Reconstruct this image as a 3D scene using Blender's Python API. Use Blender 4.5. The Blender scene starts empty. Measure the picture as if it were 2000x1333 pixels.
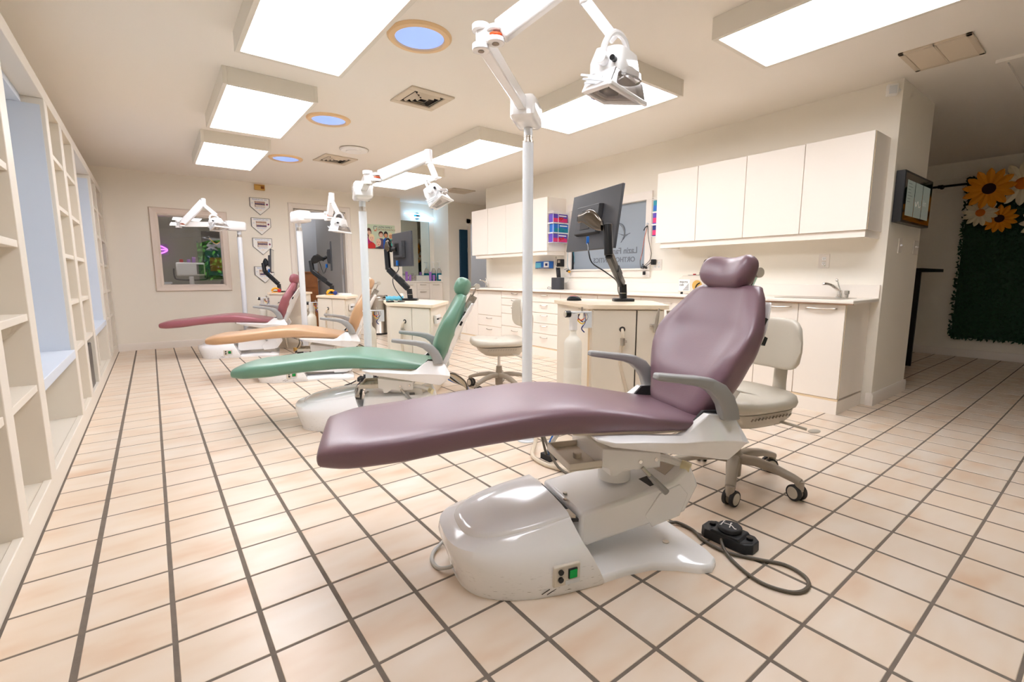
import bpy, math, random
from mathutils import Vector, Matrix, Euler
from math import pi, sin, cos, radians as R

# ------------------------------------------------------------------ camera, world, exposure
scn = bpy.context.scene
COL = scn.collection
cam = bpy.data.objects.new('camera', bpy.data.cameras.new('camera'))
COL.objects.link(cam)
cam.data.lens = 16.56; cam.data.sensor_width = 36.0; cam.data.clip_start = 0.02; cam.data.clip_end = 200
CAMP = Vector((0.2383, -1.5141, 1.0112))
YAW, PIT = 0.649973, 0.135025
fwd = Vector((sin(YAW)*cos(PIT), cos(YAW)*cos(PIT), -sin(PIT)))
rgt = Vector((cos(YAW), -sin(YAW), 0)); upv = rgt.cross(fwd)
m = Matrix((rgt, upv, -fwd)).transposed().to_4x4(); m.translation = CAMP
cam.matrix_world = m
scn.camera = cam
vs = scn.view_settings
scn.display_settings.display_device = 'sRGB'
vs.view_transform = 'Standard'; vs.look = 'None'; vs.gamma = 1.0; vs.use_curve_mapping = False
vs.exposure = 0.43
scn.cycles.diffuse_bounces = 7; scn.cycles.max_bounces = 14
world = bpy.data.worlds.new('sky'); scn.world = world; world.use_nodes = True
bg = world.node_tree.nodes['Background']
bg.inputs['Color'].default_value = (0.62, 0.78, 1.0, 1); bg.inputs['Strength'].default_value = 1.1
sun = bpy.data.objects.new('garden_sun', bpy.data.lights.new('garden_sun', 'SUN')); COL.objects.link(sun)
sun.data.energy = 9; sun.data.angle = R(1); sun.rotation_euler = (R(-38), 0, 0)   # shines from behind the house on to the garden
PANEL_POWER = 9.0      # ceiling fixtures' diffusers
CEIL = 2.44

# ------------------------------------------------------------------ materials
def L(c):
    return tuple(((x/255)/12.92 if x/255 <= .04045 else ((x/255+.055)/1.055)**2.4) for x in c)
def mat(name, col, rough=.5, metal=0, spec=.5, coat=0, emit=None, estr=0, trans=0, bump=0, bscale=60, alpha=1, ior=1.45, var=0, vscale=3, vcol=None):
    mt = bpy.data.materials.new(name); mt.use_nodes = True
    nt = mt.node_tree; b = nt.nodes['Principled BSDF']
    b.inputs['Base Color'].default_value = (*L(col), 1)
    b.inputs['Roughness'].default_value = rough; b.inputs['Metallic'].default_value = metal
    b.inputs['Specular IOR Level'].default_value = spec; b.inputs['Coat Weight'].default_value = coat
    b.inputs['Coat Roughness'].default_value = .08
    b.inputs['IOR'].default_value = ior
    if trans: b.inputs['Transmission Weight'].default_value = trans
    if emit: b.inputs['Emission Color'].default_value = (*L(emit), 1); b.inputs['Emission Strength'].default_value = estr
    if bump or var:
        tc = nt.nodes.new('ShaderNodeTexCoord')
        nz = nt.nodes.new('ShaderNodeTexNoise'); nz.inputs['Scale'].default_value = bscale; nz.inputs['Detail'].default_value = 4
        nt.links.new(tc.outputs['Object'], nz.inputs['Vector'])
    if bump:
        bp = nt.nodes.new('ShaderNodeBump'); bp.inputs['Strength'].default_value = bump; bp.inputs['Distance'].default_value = .002
        nt.links.new(nz.outputs['Fac'], bp.inputs['Height']); nt.links.new(bp.outputs['Normal'], b.inputs['Normal'])
    if var:
        n2 = nt.nodes.new('ShaderNodeTexNoise'); n2.inputs['Scale'].default_value = vscale; n2.inputs['Detail'].default_value = 3
        nt.links.new(tc.outputs['Object'], n2.inputs['Vector'])
        mx = nt.nodes.new('ShaderNodeMix'); mx.data_type = 'RGBA'
        mx.inputs['A'].default_value = (*L(col), 1); mx.inputs['B'].default_value = (*L(vcol or tuple(v*(1-var) for v in col)), 1)
        nt.links.new(n2.outputs['Fac'], mx.inputs['Factor']); nt.links.new(mx.outputs['Result'], b.inputs['Base Color'])
    return mt
M = {}
M['wall'] = mat('wall_paint', (244, 238, 226), .75)
M['ceil'] = mat('ceiling_paint', (243, 238, 230), .85)
M['trimw'] = mat('white_trim_paint', (238, 230, 221), .35)
M['winfr'] = mat('cream_window_trim', (232, 218, 206), .4)
M['shelf'] = mat('shelf_paint', (226, 218, 205), .4)
M['niche'] = mat('niche_white_paint', (208, 214, 224), .5)
M['lam'] = mat('cream_laminate', (246, 238, 228), .35)
M['lamedge'] = mat('tan_laminate_edge', (232, 208, 172), .4)
M['edgebr'] = mat('brown_worktop_edge', (150, 116, 96), .5)
M['counter'] = mat('cream_worktop', (247, 240, 229), .3)
M['maple'] = mat('maple_worktop', (243, 226, 200), .3, bump=.1, bscale=30)
M['unitlam'] = mat('aged_cream_laminate', (243, 234, 218), .4, var=.05, vscale=4)
M['gap'] = mat('dark_gap', (70, 60, 50), .8)
M['white'] = mat('gloss_white_plastic', (244, 243, 243), .12, coat=.4)
M['whitem'] = mat('satin_white_plastic', (244, 243, 241), .35)
M['pole'] = mat('white_pole_paint', (226, 230, 234), .25)
M['beige'] = mat('beige_plastic', (222, 214, 200), .4)
M['greyp'] = mat('grey_armrest_plastic', (158, 158, 157), .35)
M['stool'] = mat('stool_grey_vinyl', (205, 198, 184), .38, bump=.1, bscale=90)
M['stoolp'] = mat('stool_grey_plastic', (200, 192, 178), .4)
M['stoolb'] = mat('stool_base_taupe', (168, 158, 144), .35)
M['black'] = mat('black_plastic', (28, 28, 30), .3)
M['blackm'] = mat('matte_black_plastic', (40, 41, 44), .5, bump=.2, bscale=300)
M['mon'] = mat('monitor_back_plastic', (62, 63, 68), .45, bump=.1, bscale=400)
M['chrome'] = mat('chrome', (225, 222, 218), .12, metal=1)
M['nickel'] = mat('brushed_nickel', (196, 188, 178), .3, metal=1)
M['steel'] = mat('stainless_steel', (190, 182, 172), .28, metal=1)
M['darkch'] = mat('smoked_chrome', (120, 112, 104), .12, metal=1)
M['rubber'] = mat('dark_rubber', (52, 50, 50), .7)
M['cable'] = mat('grey_brown_cable', (96, 88, 76), .5)
M['cablel'] = mat('beige_tubing', (214, 200, 178), .45)
M['cablew'] = mat('pale_grey_cable', (196, 196, 192), .45)
M['cableb'] = mat('blue_tubing', (30, 110, 200), .4)
M['yellow'] = mat('yellow_tubing', (238, 196, 40), .4)
M['orange'] = mat('orange_tubing', (228, 96, 40), .4)
M['navy'] = mat('navy_tubing', (34, 52, 120), .4)
M['bottle'] = mat('white_bottle_plastic', (240, 236, 224), .4)
M['ring'] = mat('cream_skylight_ring', (240, 206, 160), .45)
M['skyl'] = mat('daylight_diffuser', (150, 175, 235), .4, emit=(138, 170, 245), estr=.62)
M['panel'] = mat('lit_ceiling_diffuser', (255, 255, 255), .5, emit=(246, 248, 255), estr=PANEL_POWER)
M['fixt'] = mat('fixture_frame_paint', (232, 227, 216), .5)
M['vanlamp'] = mat('lit_vanity_tube', (255, 255, 255), .5, emit=(165, 212, 255), estr=7)
M['vent'] = mat('vent_metal', (216, 202, 182), .5)
M['ventd'] = mat('dark_duct', (44, 36, 30), .9)
M['glass'] = mat('clear_glass', (255, 255, 255), .0, trans=1, ior=1.45)
M['winglass'] = mat('window_glass', (255, 255, 255), 0, trans=1, ior=1.8)
M['clear'] = mat('clear_plastic', (245, 240, 236), .08, trans=.92, ior=1.3)
M['frost'] = mat('frosted_glass', (150, 160, 170), .45)
M['letter'] = mat('grey_lettering', (112, 118, 124), .6)
M['mirror'] = mat('mirror_glass', (225, 238, 238), .02, metal=1)
M['wood'] = mat('oak_cabinet_wood', (176, 104, 44), .4, var=.35, vscale=9)
M['bluedoor'] = mat('dark_blue_door_paint', (22, 60, 84), .5)
M['greyroom'] = mat('grey_room_paint', (176, 176, 178), .7)
M['darkroom'] = mat('grey_green_room_paint', (150, 148, 136), .8)
M['tv'] = mat('tv_screen', (18, 20, 22), .05, coat=.6)
M['menu'] = mat('menu_panel', (150, 158, 150), .3, emit=(120, 132, 124), estr=.25)
M['red'] = mat('red_plastic', (200, 40, 50), .35)
M['pink'] = mat('pink_print', (230, 60, 120), .5)
M['purple'] = mat('purple_plastic', (172, 122, 205), .35)
M['violet'] = mat('violet_print', (96, 70, 180), .45)
M['teal'] = mat('teal_print', (30, 140, 160), .45)
M['blue'] = mat('blue_print', (40, 110, 200), .45)
M['ltblue'] = mat('light_blue_fabric', (110, 196, 226), .8)
M['tealliq'] = mat('teal_mouthwash', (20, 110, 130), .15)
M['paper'] = mat('white_paper', (244, 242, 238), .6)
M['amber'] = mat('amber_plastic', (242, 170, 30), .3)
M['cream'] = mat('cream_cap', (228, 218, 180), .5)
M['grn'] = mat('lit_green_switch', (10, 110, 50), .2, emit=(10, 150, 60), estr=.25)
M['neon'] = mat('violet_neon', (200, 110, 255), .3, emit=(196, 90, 255), estr=3)
M['tan_u'] = mat('tan_plastic', (214, 170, 90), .5)
def vinyl(name, col, dark):
    v = mat(name, col, .42, spec=.6, coat=.7, bump=.18, bscale=220, var=.2, vscale=2.2, vcol=dark)
    v.node_tree.nodes['Principled BSDF'].inputs['Coat Roughness'].default_value = .36
    return v
VIN = dict(purple=vinyl('plum_vinyl', (124, 92, 104), (112, 82, 93)),
           green=vinyl('green_vinyl', (106, 152, 130), (98, 143, 121)),
           tan=vinyl('tan_vinyl', (210, 170, 130), (202, 160, 120)),
           red=vinyl('rose_vinyl', (168, 98, 108), (158, 90, 100)))

# glossy white base plastic with black scuffs near the floor
def scuffed():
    mt = mat('scuffed_white_plastic', (244, 243, 243), .14, coat=.4); nt = mt.node_tree; b = nt.nodes['Principled BSDF']
    tc = nt.nodes.new('ShaderNodeTexCoord'); mp = nt.nodes.new('ShaderNodeMapping'); mp.inputs['Scale'].default_value = (5, 5, 60)
    nz = nt.nodes.new('ShaderNodeTexNoise'); nz.inputs['Scale'].default_value = 6; nz.inputs['Detail'].default_value = 6
    nt.links.new(tc.outputs['Object'], mp.inputs['Vector']); nt.links.new(mp.outputs['Vector'], nz.inputs['Vector'])
    rp = nt.nodes.new('ShaderNodeValToRGB'); rp.color_ramp.elements[0].position = .64; rp.color_ramp.elements[1].position = .72
    nt.links.new(nz.outputs['Fac'], rp.inputs['Fac'])
    sp = nt.nodes.new('ShaderNodeSeparateXYZ'); nt.links.new(tc.outputs['Object'], sp.inputs['Vector'])
    mr = nt.nodes.new('ShaderNodeMapRange'); mr.inputs['From Min'].default_value = .035; mr.inputs['From Max'].default_value = .12
    mr.inputs['To Min'].default_value = .85; mr.inputs['To Max'].default_value = 0
    nt.links.new(sp.outputs['Z'], mr.inputs['Value'])
    mu = nt.nodes.new('ShaderNodeMath'); mu.operation = 'MULTIPLY'
    nt.links.new(rp.outputs['Color'], mu.inputs[0]); nt.links.new(mr.outputs['Result'], mu.inputs[1])
    mx = nt.nodes.new('ShaderNodeMix'); mx.data_type = 'RGBA'
    mx.inputs['A'].default_value = (*L((244, 243, 243)), 1); mx.inputs['B'].default_value = (*L((90, 78, 66)), 1)
    nt.links.new(mu.outputs['Value'], mx.inputs['Factor']); nt.links.new(mx.outputs['Result'], b.inputs['Base Color'])
    return mt
M['scuff'] = scuffed()

def tile_mat():
    mt = bpy.data.materials.new('glazed_peach_tile'); mt.use_nodes = True; nt = mt.node_tree; b = nt.nodes['Principled BSDF']
    g = nt.nodes.new('ShaderNodeNewGeometry')
    # random number of the tile a point belongs to
    dv = nt.nodes.new('ShaderNodeVectorMath'); dv.operation = 'DIVIDE'; dv.inputs[1].default_value = (.21, .206, 1)
    fl = nt.nodes.new('ShaderNodeVectorMath'); fl.operation = 'FLOOR'
    nt.links.new(g.outputs['Position'], dv.inputs[0]); nt.links.new(dv.outputs[0], fl.inputs[0])
    mz = nt.nodes.new('ShaderNodeVectorMath'); mz.operation = 'MULTIPLY'; mz.inputs[1].default_value = (1, 1, 0)
    nt.links.new(fl.outputs[0], mz.inputs[0])
    hf = nt.nodes.new('ShaderNodeVectorMath'); hf.operation = 'ADD'; hf.inputs[1].default_value = (.5, .5, .5); nt.links.new(mz.outputs[0], hf.inputs[0])
    wn = nt.nodes.new('ShaderNodeTexWhiteNoise'); nt.links.new(hf.outputs[0], wn.inputs['Vector'])
    # cloudy streaks, offset per tile
    sc = nt.nodes.new('ShaderNodeVectorMath'); sc.operation = 'SCALE'; sc.inputs['Scale'].default_value = 7
    nt.links.new(wn.outputs['Color'], sc.inputs[0])
    ad = nt.nodes.new('ShaderNodeVectorMath'); ad.operation = 'ADD'
    nt.links.new(g.outputs['Position'], ad.inputs[0]); nt.links.new(sc.outputs[0], ad.inputs[1])
    mp = nt.nodes.new('ShaderNodeMapping'); mp.inputs['Scale'].default_value = (3.2, 8, 1); nt.links.new(ad.outputs[0], mp.inputs['Vector'])
    nz = nt.nodes.new('ShaderNodeTexNoise'); nz.inputs['Scale'].default_value = 1.0; nz.inputs['Detail'].default_value = 2.5; nz.inputs['Roughness'].default_value = .5
    nt.links.new(mp.outputs[0], nz.inputs['Vector'])
    rp = nt.nodes.new('ShaderNodeValToRGB'); e = rp.color_ramp.elements
    e[0].position = .3; e[0].color = (*L((229, 217, 203)), 1); e[1].position = .78; e[1].color = (*L((212, 178, 147)), 1)
    x = e.new(.55); x.color = (*L((223, 204, 183)), 1)
    nt.links.new(nz.outputs['Fac'], rp.inputs['Fac'])
    mx = nt.nodes.new('ShaderNodeMix'); mx.data_type = 'RGBA'; mx.inputs['B'].default_value = (*L((223, 203, 181)), 1)
    mr = nt.nodes.new('ShaderNodeMapRange'); mr.inputs['To Min'].default_value = .0; mr.inputs['To Max'].default_value = .5
    nt.links.new(wn.outputs['Value'], mr.inputs['Value']); nt.links.new(mr.outputs['Result'], mx.inputs['Factor'])
    nt.links.new(rp.outputs['Color'], mx.inputs['A']); nt.links.new(mx.outputs['Result'], b.inputs['Base Color'])
    n2 = nt.nodes.new('ShaderNodeTexNoise'); n2.inputs['Scale'].default_value = 14; nt.links.new(g.outputs['Position'], n2.inputs['Vector'])
    m2 = nt.nodes.new('ShaderNodeMapRange'); m2.inputs['To Min'].default_value = .29; m2.inputs['To Max'].default_value = .35
    nt.links.new(n2.outputs['Fac'], m2.inputs['Value']); nt.links.new(m2.outputs['Result'], b.inputs['Roughness'])
    return mt
M['tile'] = tile_mat()
M['grout'] = mat('dark_grout', (128, 116, 104), .9, bump=.5, bscale=200, var=.2, vscale=20)
M['leaf'] = mat('dark_green_plastic_leaf', (30, 84, 50), .5, var=.6, vscale=30)
M['tree'] = mat('sunlit_tree_leaf', (96, 170, 50), .6)

# ------------------------------------------------------------------ mesh builder
class B:
    def __init__(s): s.v = []; s.f = []; s.T = None
    def add(s, vs, fs):
        o = len(s.v)
        if s.T is not None: vs = [tuple(s.T @ Vector(p)) for p in vs]
        s.v += [tuple(p) for p in vs]; s.f += [tuple(i+o for i in f) for f in fs]; return s
    def box(s, x0, x1, y0, y1, z0, z1):
        return s.add([(x0,y0,z0),(x1,y0,z0),(x1,y1,z0),(x0,y1,z0),(x0,y0,z1),(x1,y0,z1),(x1,y1,z1),(x0,y1,z1)],
                     [(0,3,2,1),(4,5,6,7),(0,1,5,4),(1,2,6,5),(2,3,7,6),(3,0,4,7)])
    def prism(s, P, a, b, ax='z'):
        n = len(P)
        mk = {'z': lambda p, t: (p[0], p[1], t), 'x': lambda p, t: (t, p[0], p[1]), 'y': lambda p, t: (p[0], t, p[1])}[ax]
        vs = [mk(p, a) for p in P]+[mk(p, b) for p in P]
        fs = [tuple(range(n))[::-1], tuple(range(n, 2*n))]+[(i, (i+1) % n, n+(i+1) % n, n+i) for i in range(n)]
        return s.add(vs, fs)
    def loft(s, rings, cap=True, closed=True):
        n = len(rings[0]); vs = [p for r in rings for p in r]; fs = []
        for k in range(len(rings)-1):
            for i in range(n if closed else n-1):
                j = (i+1) % n; fs.append((k*n+i, k*n+j, (k+1)*n+j, (k+1)*n+i))
        if cap: fs += [tuple(range(n))[::-1], tuple(range((len(rings)-1)*n, len(rings)*n))]
        return s.add(vs, fs)
    def cyl(s, p, q, r, n=16, r2=None):
        p, q = Vector(p), Vector(q); d = (q-p).normalized()
        a = d.orthogonal().normalized(); b = d.cross(a); r2 = r if r2 is None else r2
        return s.loft([[tuple(c+(a*cos(2*pi*i/n)+b*sin(2*pi*i/n))*k) for i in range(n)] for c, k in ((p, r), (q, r2))])
    def tube(s, pts, r, n=8, sm=True, sub=5):
        P = [Vector(p) for p in pts]
        if sm and len(P) > 2:
            Q = []
            for i in range(len(P)-1):
                p0 = P[max(i-1, 0)]; p1 = P[i]; p2 = P[i+1]; p3 = P[min(i+2, len(P)-1)]
                for k in range(sub):
                    t = k/sub
                    Q.append(.5*((2*p1)+(p2-p0)*t+(2*p0-5*p1+4*p2-p3)*t*t+(3*p1-p0-3*p2+p3)*t**3))
            Q.append(P[-1]); P = Q
        rings = []; a = None
        for i, p in enumerate(P):
            d = (P[min(i+1, len(P)-1)]-P[max(i-1, 0)]).normalized()
            a = d.orthogonal().normalized() if a is None else (a-d*a.dot(d)).normalized()
            b = d.cross(a)
            rr = r[min(int(i/(len(P)-1)*(len(r)-1)+.5), len(r)-1)] if isinstance(r, (list, tuple)) else r
            rings.append([tuple(p+(a*cos(2*pi*k/n)+b*sin(2*pi*k/n))*rr) for k in range(n)])
        return s.loft(rings)
    def lathe(s, prof, c=(0, 0, 0), n=24):
        return s.loft([[(c[0]+r*cos(2*pi*i/n), c[1]+r*sin(2*pi*i/n), c[2]+z) for i in range(n)] for r, z in prof])
    def ball(s, c, rx, ry=None, rz=None, n=14, m_=8):
        ry = rx if ry is None else ry; rz = rx if rz is None else rz
        return s.loft([[(c[0]+rx*sin(a)*cos(2*pi*i/n), c[1]+ry*sin(a)*sin(2*pi*i/n), c[2]-rz*cos(a)) for i in range(n)]
                       for a in [max(.02, min(pi-.02, pi*k/m_)) for k in range(m_+1)]])
    def bar(s, p, q, w, h, up=(0, 0, 1)):
        p, q = Vector(p), Vector(q); d = (q-p).normalized(); a = d.cross(Vector(up))
        a = d.orthogonal() if a.length < 1e-4 else a
        a = a.normalized(); b = a.cross(d)
        return s.loft([[tuple(c+a*x*w/2+b*y*h/2) for x, y in ((-1, -1), (1, -1), (1, 1), (-1, 1))] for c in (p, q)])
    def torus(s, c, Rr, r, axis='z', n=28, k=8):
        pts = [(c[0]+Rr*cos(2*pi*i/n), c[1]+Rr*sin(2*pi*i/n), c[2]) if axis == 'z' else
               ((c[0]+Rr*cos(2*pi*i/n), c[1], c[2]+Rr*sin(2*pi*i/n)) if axis == 'y' else (c[0], c[1]+Rr*cos(2*pi*i/n), c[2]+Rr*sin(2*pi*i/n))) for i in range(n+1)]
        return s.tube(pts, r, k, sm=False)

def sgp(x, e): return math.copysign(abs(x)**e, x)
def srect(a, b, e=.5, n=28):     # superellipse outline
    return [(a*sgp(cos(2*pi*i/n), e), b*sgp(sin(2*pi*i/n), e)) for i in range(n)]

def obj(name, b, mt, parent=None, bevel=0, smooth=35, loc=None, rot=None, seg=2, sub=0):
    me = bpy.data.meshes.new(name); me.from_pydata(b.v, [], b.f)
    import bmesh
    bm = bmesh.new(); bm.from_mesh(me); bmesh.ops.recalc_face_normals(bm, faces=bm.faces); bm.to_mesh(me); bm.free()
    mts = mt if isinstance(mt, list) else [mt]
    for x in mts: me.materials.append(x)
    if smooth:
        me.shade_smooth(); me.set_sharp_from_angle(angle=R(smooth))
    o = bpy.data.objects.new(name, me); COL.objects.link(o)
    if parent: o.parent = parent
    if loc: o.location = loc
    if rot: o.rotation_euler = rot
    if bevel:
        md = o.modifiers.new('bevel', 'BEVEL'); md.width = bevel; md.segments = seg; md.limit_method = 'ANGLE'; md.angle_limit = R(40)
    if sub:
        md = o.modifiers.new('sub', 'SUBSURF'); md.levels = sub; md.render_levels = sub
    return o
def tag(o, label, cat, group=None):
    o['label'] = label; o['category'] = cat
    if group: o['group'] = group
    return o
def thing(name, label, cat, loc=(0, 0, 0), rz=0, group=None):
    o = bpy.data.objects.new(name, None); COL.objects.link(o); o.empty_display_size = .1
    o.location = loc; o.rotation_euler = (0, 0, rz)
    return tag(o, label, cat, group)
def struct(name, b, mt, **k):
    o = obj(name, b, mt, **k); o['kind'] = 'structure'; return o
def sempty(name):
    o = bpy.data.objects.new(name, None); COL.objects.link(o); o['kind'] = 'structure'; return o
def copy_tree(root, parent=None):
    c = root.copy(); COL.objects.link(c); c.parent = parent
    for ch in [x for x in bpy.data.objects if x.parent == root]: copy_tree(ch, c)
    return c
def kids(o): return list(o.children)
def text(name, s, size, mt, parent, loc, rot, mirror=False, ext=.0006, align='LEFT', bold=0):
    cu = bpy.data.curves.new('t', 'FONT'); cu.body = s; cu.size = size; cu.extrude = ext; cu.align_x = align; cu.resolution_u = 3; cu.offset = bold
    to = bpy.data.objects.new('t', cu); COL.objects.link(to); bpy.context.view_layer.update()
    me = bpy.data.meshes.new_from_object(to.evaluated_get(bpy.context.evaluated_depsgraph_get()))
    bpy.data.objects.remove(to)
    if mirror:
        for v in me.vertices: v.co.x = -v.co.x
        me.flip_normals()
    me.materials.clear(); me.materials.append(mt)
    o = bpy.data.objects.new(name, me); COL.objects.link(o); o.parent = parent; o.location = loc; o.rotation_euler = rot
    return o
random.seed(7)
# ------------------------------------------------------------------ room shell
# floor: dark grout bed with real tiles
PX, PY, TW = .21, .206, .1985
fl = struct('floor', B().box(-.55, 12, -4.2, 9.2, -.08, -.0012), M['grout'])
def tmesh(w, nm):
    h = w/2; c = .0022
    b = B()
    b.loft([[(-h,-h,-.012),(h,-h,-.012),(h,h,-.012),(-h,h,-.012)], [(-h,-h,-c),(h,-h,-c),(h,h,-c),(-h,h,-c)],
            [(-h+c,-h+c,0),(h-c,-h+c,0),(h-c,h-c,0),(-h+c,h-c,0)]])
    return b
tb = tmesh(TW, 't')
first = None; cells = []
f_px = 920.0
for i in range(-1, 57):
    for j in range(-13, 44):
        cx, cy = (i+.5)*PX, (j+.5)*PY
        if i == -1: cx = -.0965
        d = Vector((cx, cy, 0))-CAMP; dep = d.dot(fwd)
        sc_ = 0
        if dep > .3:
            u = 1000+f_px*d.dot(rgt)/dep; v = 666.5-f_px*d.dot(upv)/dep
            if -60 < u < 2060 and -60 < v < 1420:
                sc_ = 1/dep**3
        cells.append((sc_, cx, cy))
cells.sort(reverse=True)
rest = B()
for k, (sc_, cx, cy) in enumerate(cells):
    if k < 300:
        if first is None:
            first = obj('tile', tb, M['tile'], fl, smooth=0); o = first
        else:
            o = first.copy(); COL.objects.link(o)
        o.location = (cx, cy, random.uniform(-.0002, .0002)); o.scale = (.88 if cx < 0 else 1, 1, 1); o.rotation_euler = (random.uniform(-.0009, .0009), random.uniform(-.0009, .0009), random.uniform(-.003, .003))
    elif cx < 8.4 or sc_ > 0:
        rest.add([(x*(.88 if cx < 0 else 1)+cx, y+cy, z) for x, y, z in tb.v], tb.f)
ro = obj('tile', rest, M['tile'], fl, smooth=0); ro['kind'] = 'stuff'
ro.name = 'tile_field'

# ceiling (one slab over everything)
struct('ceiling', B().box(-.55, 12, -4.2, 9.2, CEIL, CEIL+.1), M['ceil'])
# left wall with two window openings behind the niches
wb = B(); ys = [(-4.2, .0), (1.2-.0, 1.2)]
NI = [(1.48, 2.60), (4.05, 5.29)]; NZ = (.62, 1.98)
wb.box(-.62, -.52, -4.2, 1.6, 0, CEIL).box(-.62, -.52, 2.5, 4.17, 0, CEIL).box(-.62, -.52, 5.17, 9.2, 0, CEIL)
for a, b_ in ((1.6, 2.5), (4.17, 5.17)):
    wb.box(-.62, -.52, a, b_, 0, .65).box(-.62, -.52, a, b_, 1.95, CEIL)
struct('wall_left', wb, M['wall'])
for n, (a, b_) in enumerate(((1.6, 2.5), (4.17, 5.17))):
    w = struct('window_%d' % (n+4), B().box(-.6, -.55, a, a+.04, .65, 1.95).box(-.6, -.55, b_-.04, b_, .65, 1.95).box(-.6, -.55, a, b_, .65, .69).box(-.6, -.55, a, b_, 1.91, 1.95).box(-.6, -.56, a, b_, 1.28, 1.31), M['trimw'])
    obj('pane', B().box(-.58, -.576, a+.03, b_-.03, .68, 1.92), M['glass'], w, smooth=0)
# far wall (window into next room, doorway)
def wallgrid(ax, t0, t1, lo, hi, holes, z1=CEIL):   # wall along x (ax='x') at y in t0..t1 with rectangular holes
    b = B(); cur = lo
    mk = (lambda a, c, z0, z_1: b.box(a, c, t0, t1, z0, z_1)) if ax == 'x' else (lambda a, c, z0, z_1: b.box(t0, t1, a, c, z0, z_1))
    for (a, c, z0, z_1) in sorted(holes):
        mk(cur, a, 0, z1)
        if z0 > 0: mk(a, c, 0, z0)
        if z_1 < z1: mk(a, c, z_1, z1)
        cur = c
    mk(cur, hi, 0, z1)
    return b
struct('wall_far', wallgrid('x', 6.8, 6.92, -.55, 3.985, [(.375, 1.125, .90, 1.865), (2.15, 2.97, 0, 2.095)]), M['wall'])
struct('baseboard_far', B().prism([(6.8, 0), (6.8, .1), (6.79, .1), (6.783, .085), (6.783, 0)], -.19, 2.06, 'x').prism([(6.8, 0), (6.8, .1), (6.79, .1), (6.783, .085), (6.783, 0)], 3.06, 3.985, 'x'), M['trimw'])
# window 1 with moulded frame
def frame(b, x0, x1, z0, z1, w, y, d, d2, bottom=True):
    P = [(0, 0), (0, d), (.012, d2), (w*.45, d2*.75), (w*.8, d2*.75), (w, .4*d), (w, 0)]
    for (a, c, k) in (((x0, z0), (x0, z1), 'l'), ((x1, z0), (x1, z1), 'r'), ((x0, z1), (x1, z1), 't'), ((x0, z0), (x1, z0), 'b')):
        if k == 'b' and not bottom: continue
        r0, r1 = [], []
        for (q, dd) in P:
            if k == 'l': r0.append((x0+q, y-dd, z0+(q if bottom else 0))); r1.append((x0+q, y-dd, z1-q))
            if k == 'r': r0.append((x1-q, y-dd, z0+(q if bottom else 0))); r1.append((x1-q, y-dd, z1-q))
            if k == 't': r0.append((x0+q, y-dd, z1-q)); r1.append((x1-q, y-dd, z1-q))
            if k == 'b': r0.append((x0+q, y-dd, z0+q)); r1.append((x1-q, y-dd, z0+q))
        b.loft([r0, r1])
    return b
w1 = struct('window_1', frame(B(), .284, 1.214, .808, 1.97, .092, 6.8, .012, .03), M['winfr'])
obj('pane', B().box(-.38, .38, -.003, .003, -.488, .488), M['winglass'], w1, smooth=0, loc=(.75, 6.85, 1.3825), rot=(R(.35), 0, 0))
obj('jamb', B().box(.374, .385, 6.8, 6.92, .9, 1.865).box(1.115, 1.126, 6.8, 6.92, .9, 1.865).box(.374, 1.126, 6.8, 6.92, .895, .905).box(.374, 1.126, 6.8, 6.92, 1.86, 1.87), M['winfr'], w1)
d1 = struct('door_1', frame(B(), 2.067, 3.06, 0, 2.19, .08, 6.8, .012, .022, bottom=False), M['trimw'])
obj('jamb', B().box(2.147, 2.165, 6.8, 6.92, 0, 2.1).box(2.955, 2.973, 6.8, 6.92, 0, 2.1).box(2.147, 2.973, 6.8, 6.92, 2.085, 2.105), M['trimw'], d1)
leaf = obj('door_leaf', B().box(-.04, 0, 0, .8, .01, 2.07), M['greyroom'], d1, bevel=.003, loc=(2.95, 6.93, 0), rot=(0, 0, R(14)))
obj('door_knob', B().cyl((-.04, .73, .95), (-.075, .73, .95), .012).ball((-.095, .73, .95), .028), M['nickel'], leaf)
obj('hinge', B().box(-.03, -.02, -.012, .0, 1.05, 1.15).box(-.03, -.02, -.012, .0, .3, .4), M['nickel'], leaf)
# rooms behind the far wall
struct('wall_back_room_1', B().box(-.5, 1.7, 8.9, 9.0, 0, CEIL).box(1.6, 1.7, 6.92, 9.0, 0, CEIL), M['darkroom'])
struct('wall_back_room_2', B().box(1.7, 3.5, 8.5, 8.6, 0, CEIL).box(3.4, 3.5, 6.92, 8.6, 0, CEIL), M['greyroom'])
# alcove, corridor wall
struct('wall_alcove', B().box(3.985, 4.95, 7.2, 7.3, 0, CEIL).box(3.885, 3.985, 6.92, 7.3, 0, CEIL).box(4.87, 4.97, 6.6, 7.3, 0, CEIL), M['wall'])
struct('wall_corridor', wallgrid('x', 6.6, 6.72, 4.97, 8.5, [(5.36, 6.15, 0, 2.06)]), M['wall'])
d2 = struct('door_2', B().box(5.28, 5.36, 6.575, 6.6, 0, 2.14).box(6.15, 6.23, 6.575, 6.6, 0, 2.14).box(5.28, 6.23, 6.575, 6.6, 2.06, 2.14), M['trimw'])
struct('wall_corridor_room', B().box(5.0, 8.5, 8.6, 8.7, 0, CEIL).box(4.97, 5.07, 6.72, 8.7, 0, CEIL), M['greyroom'])
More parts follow.
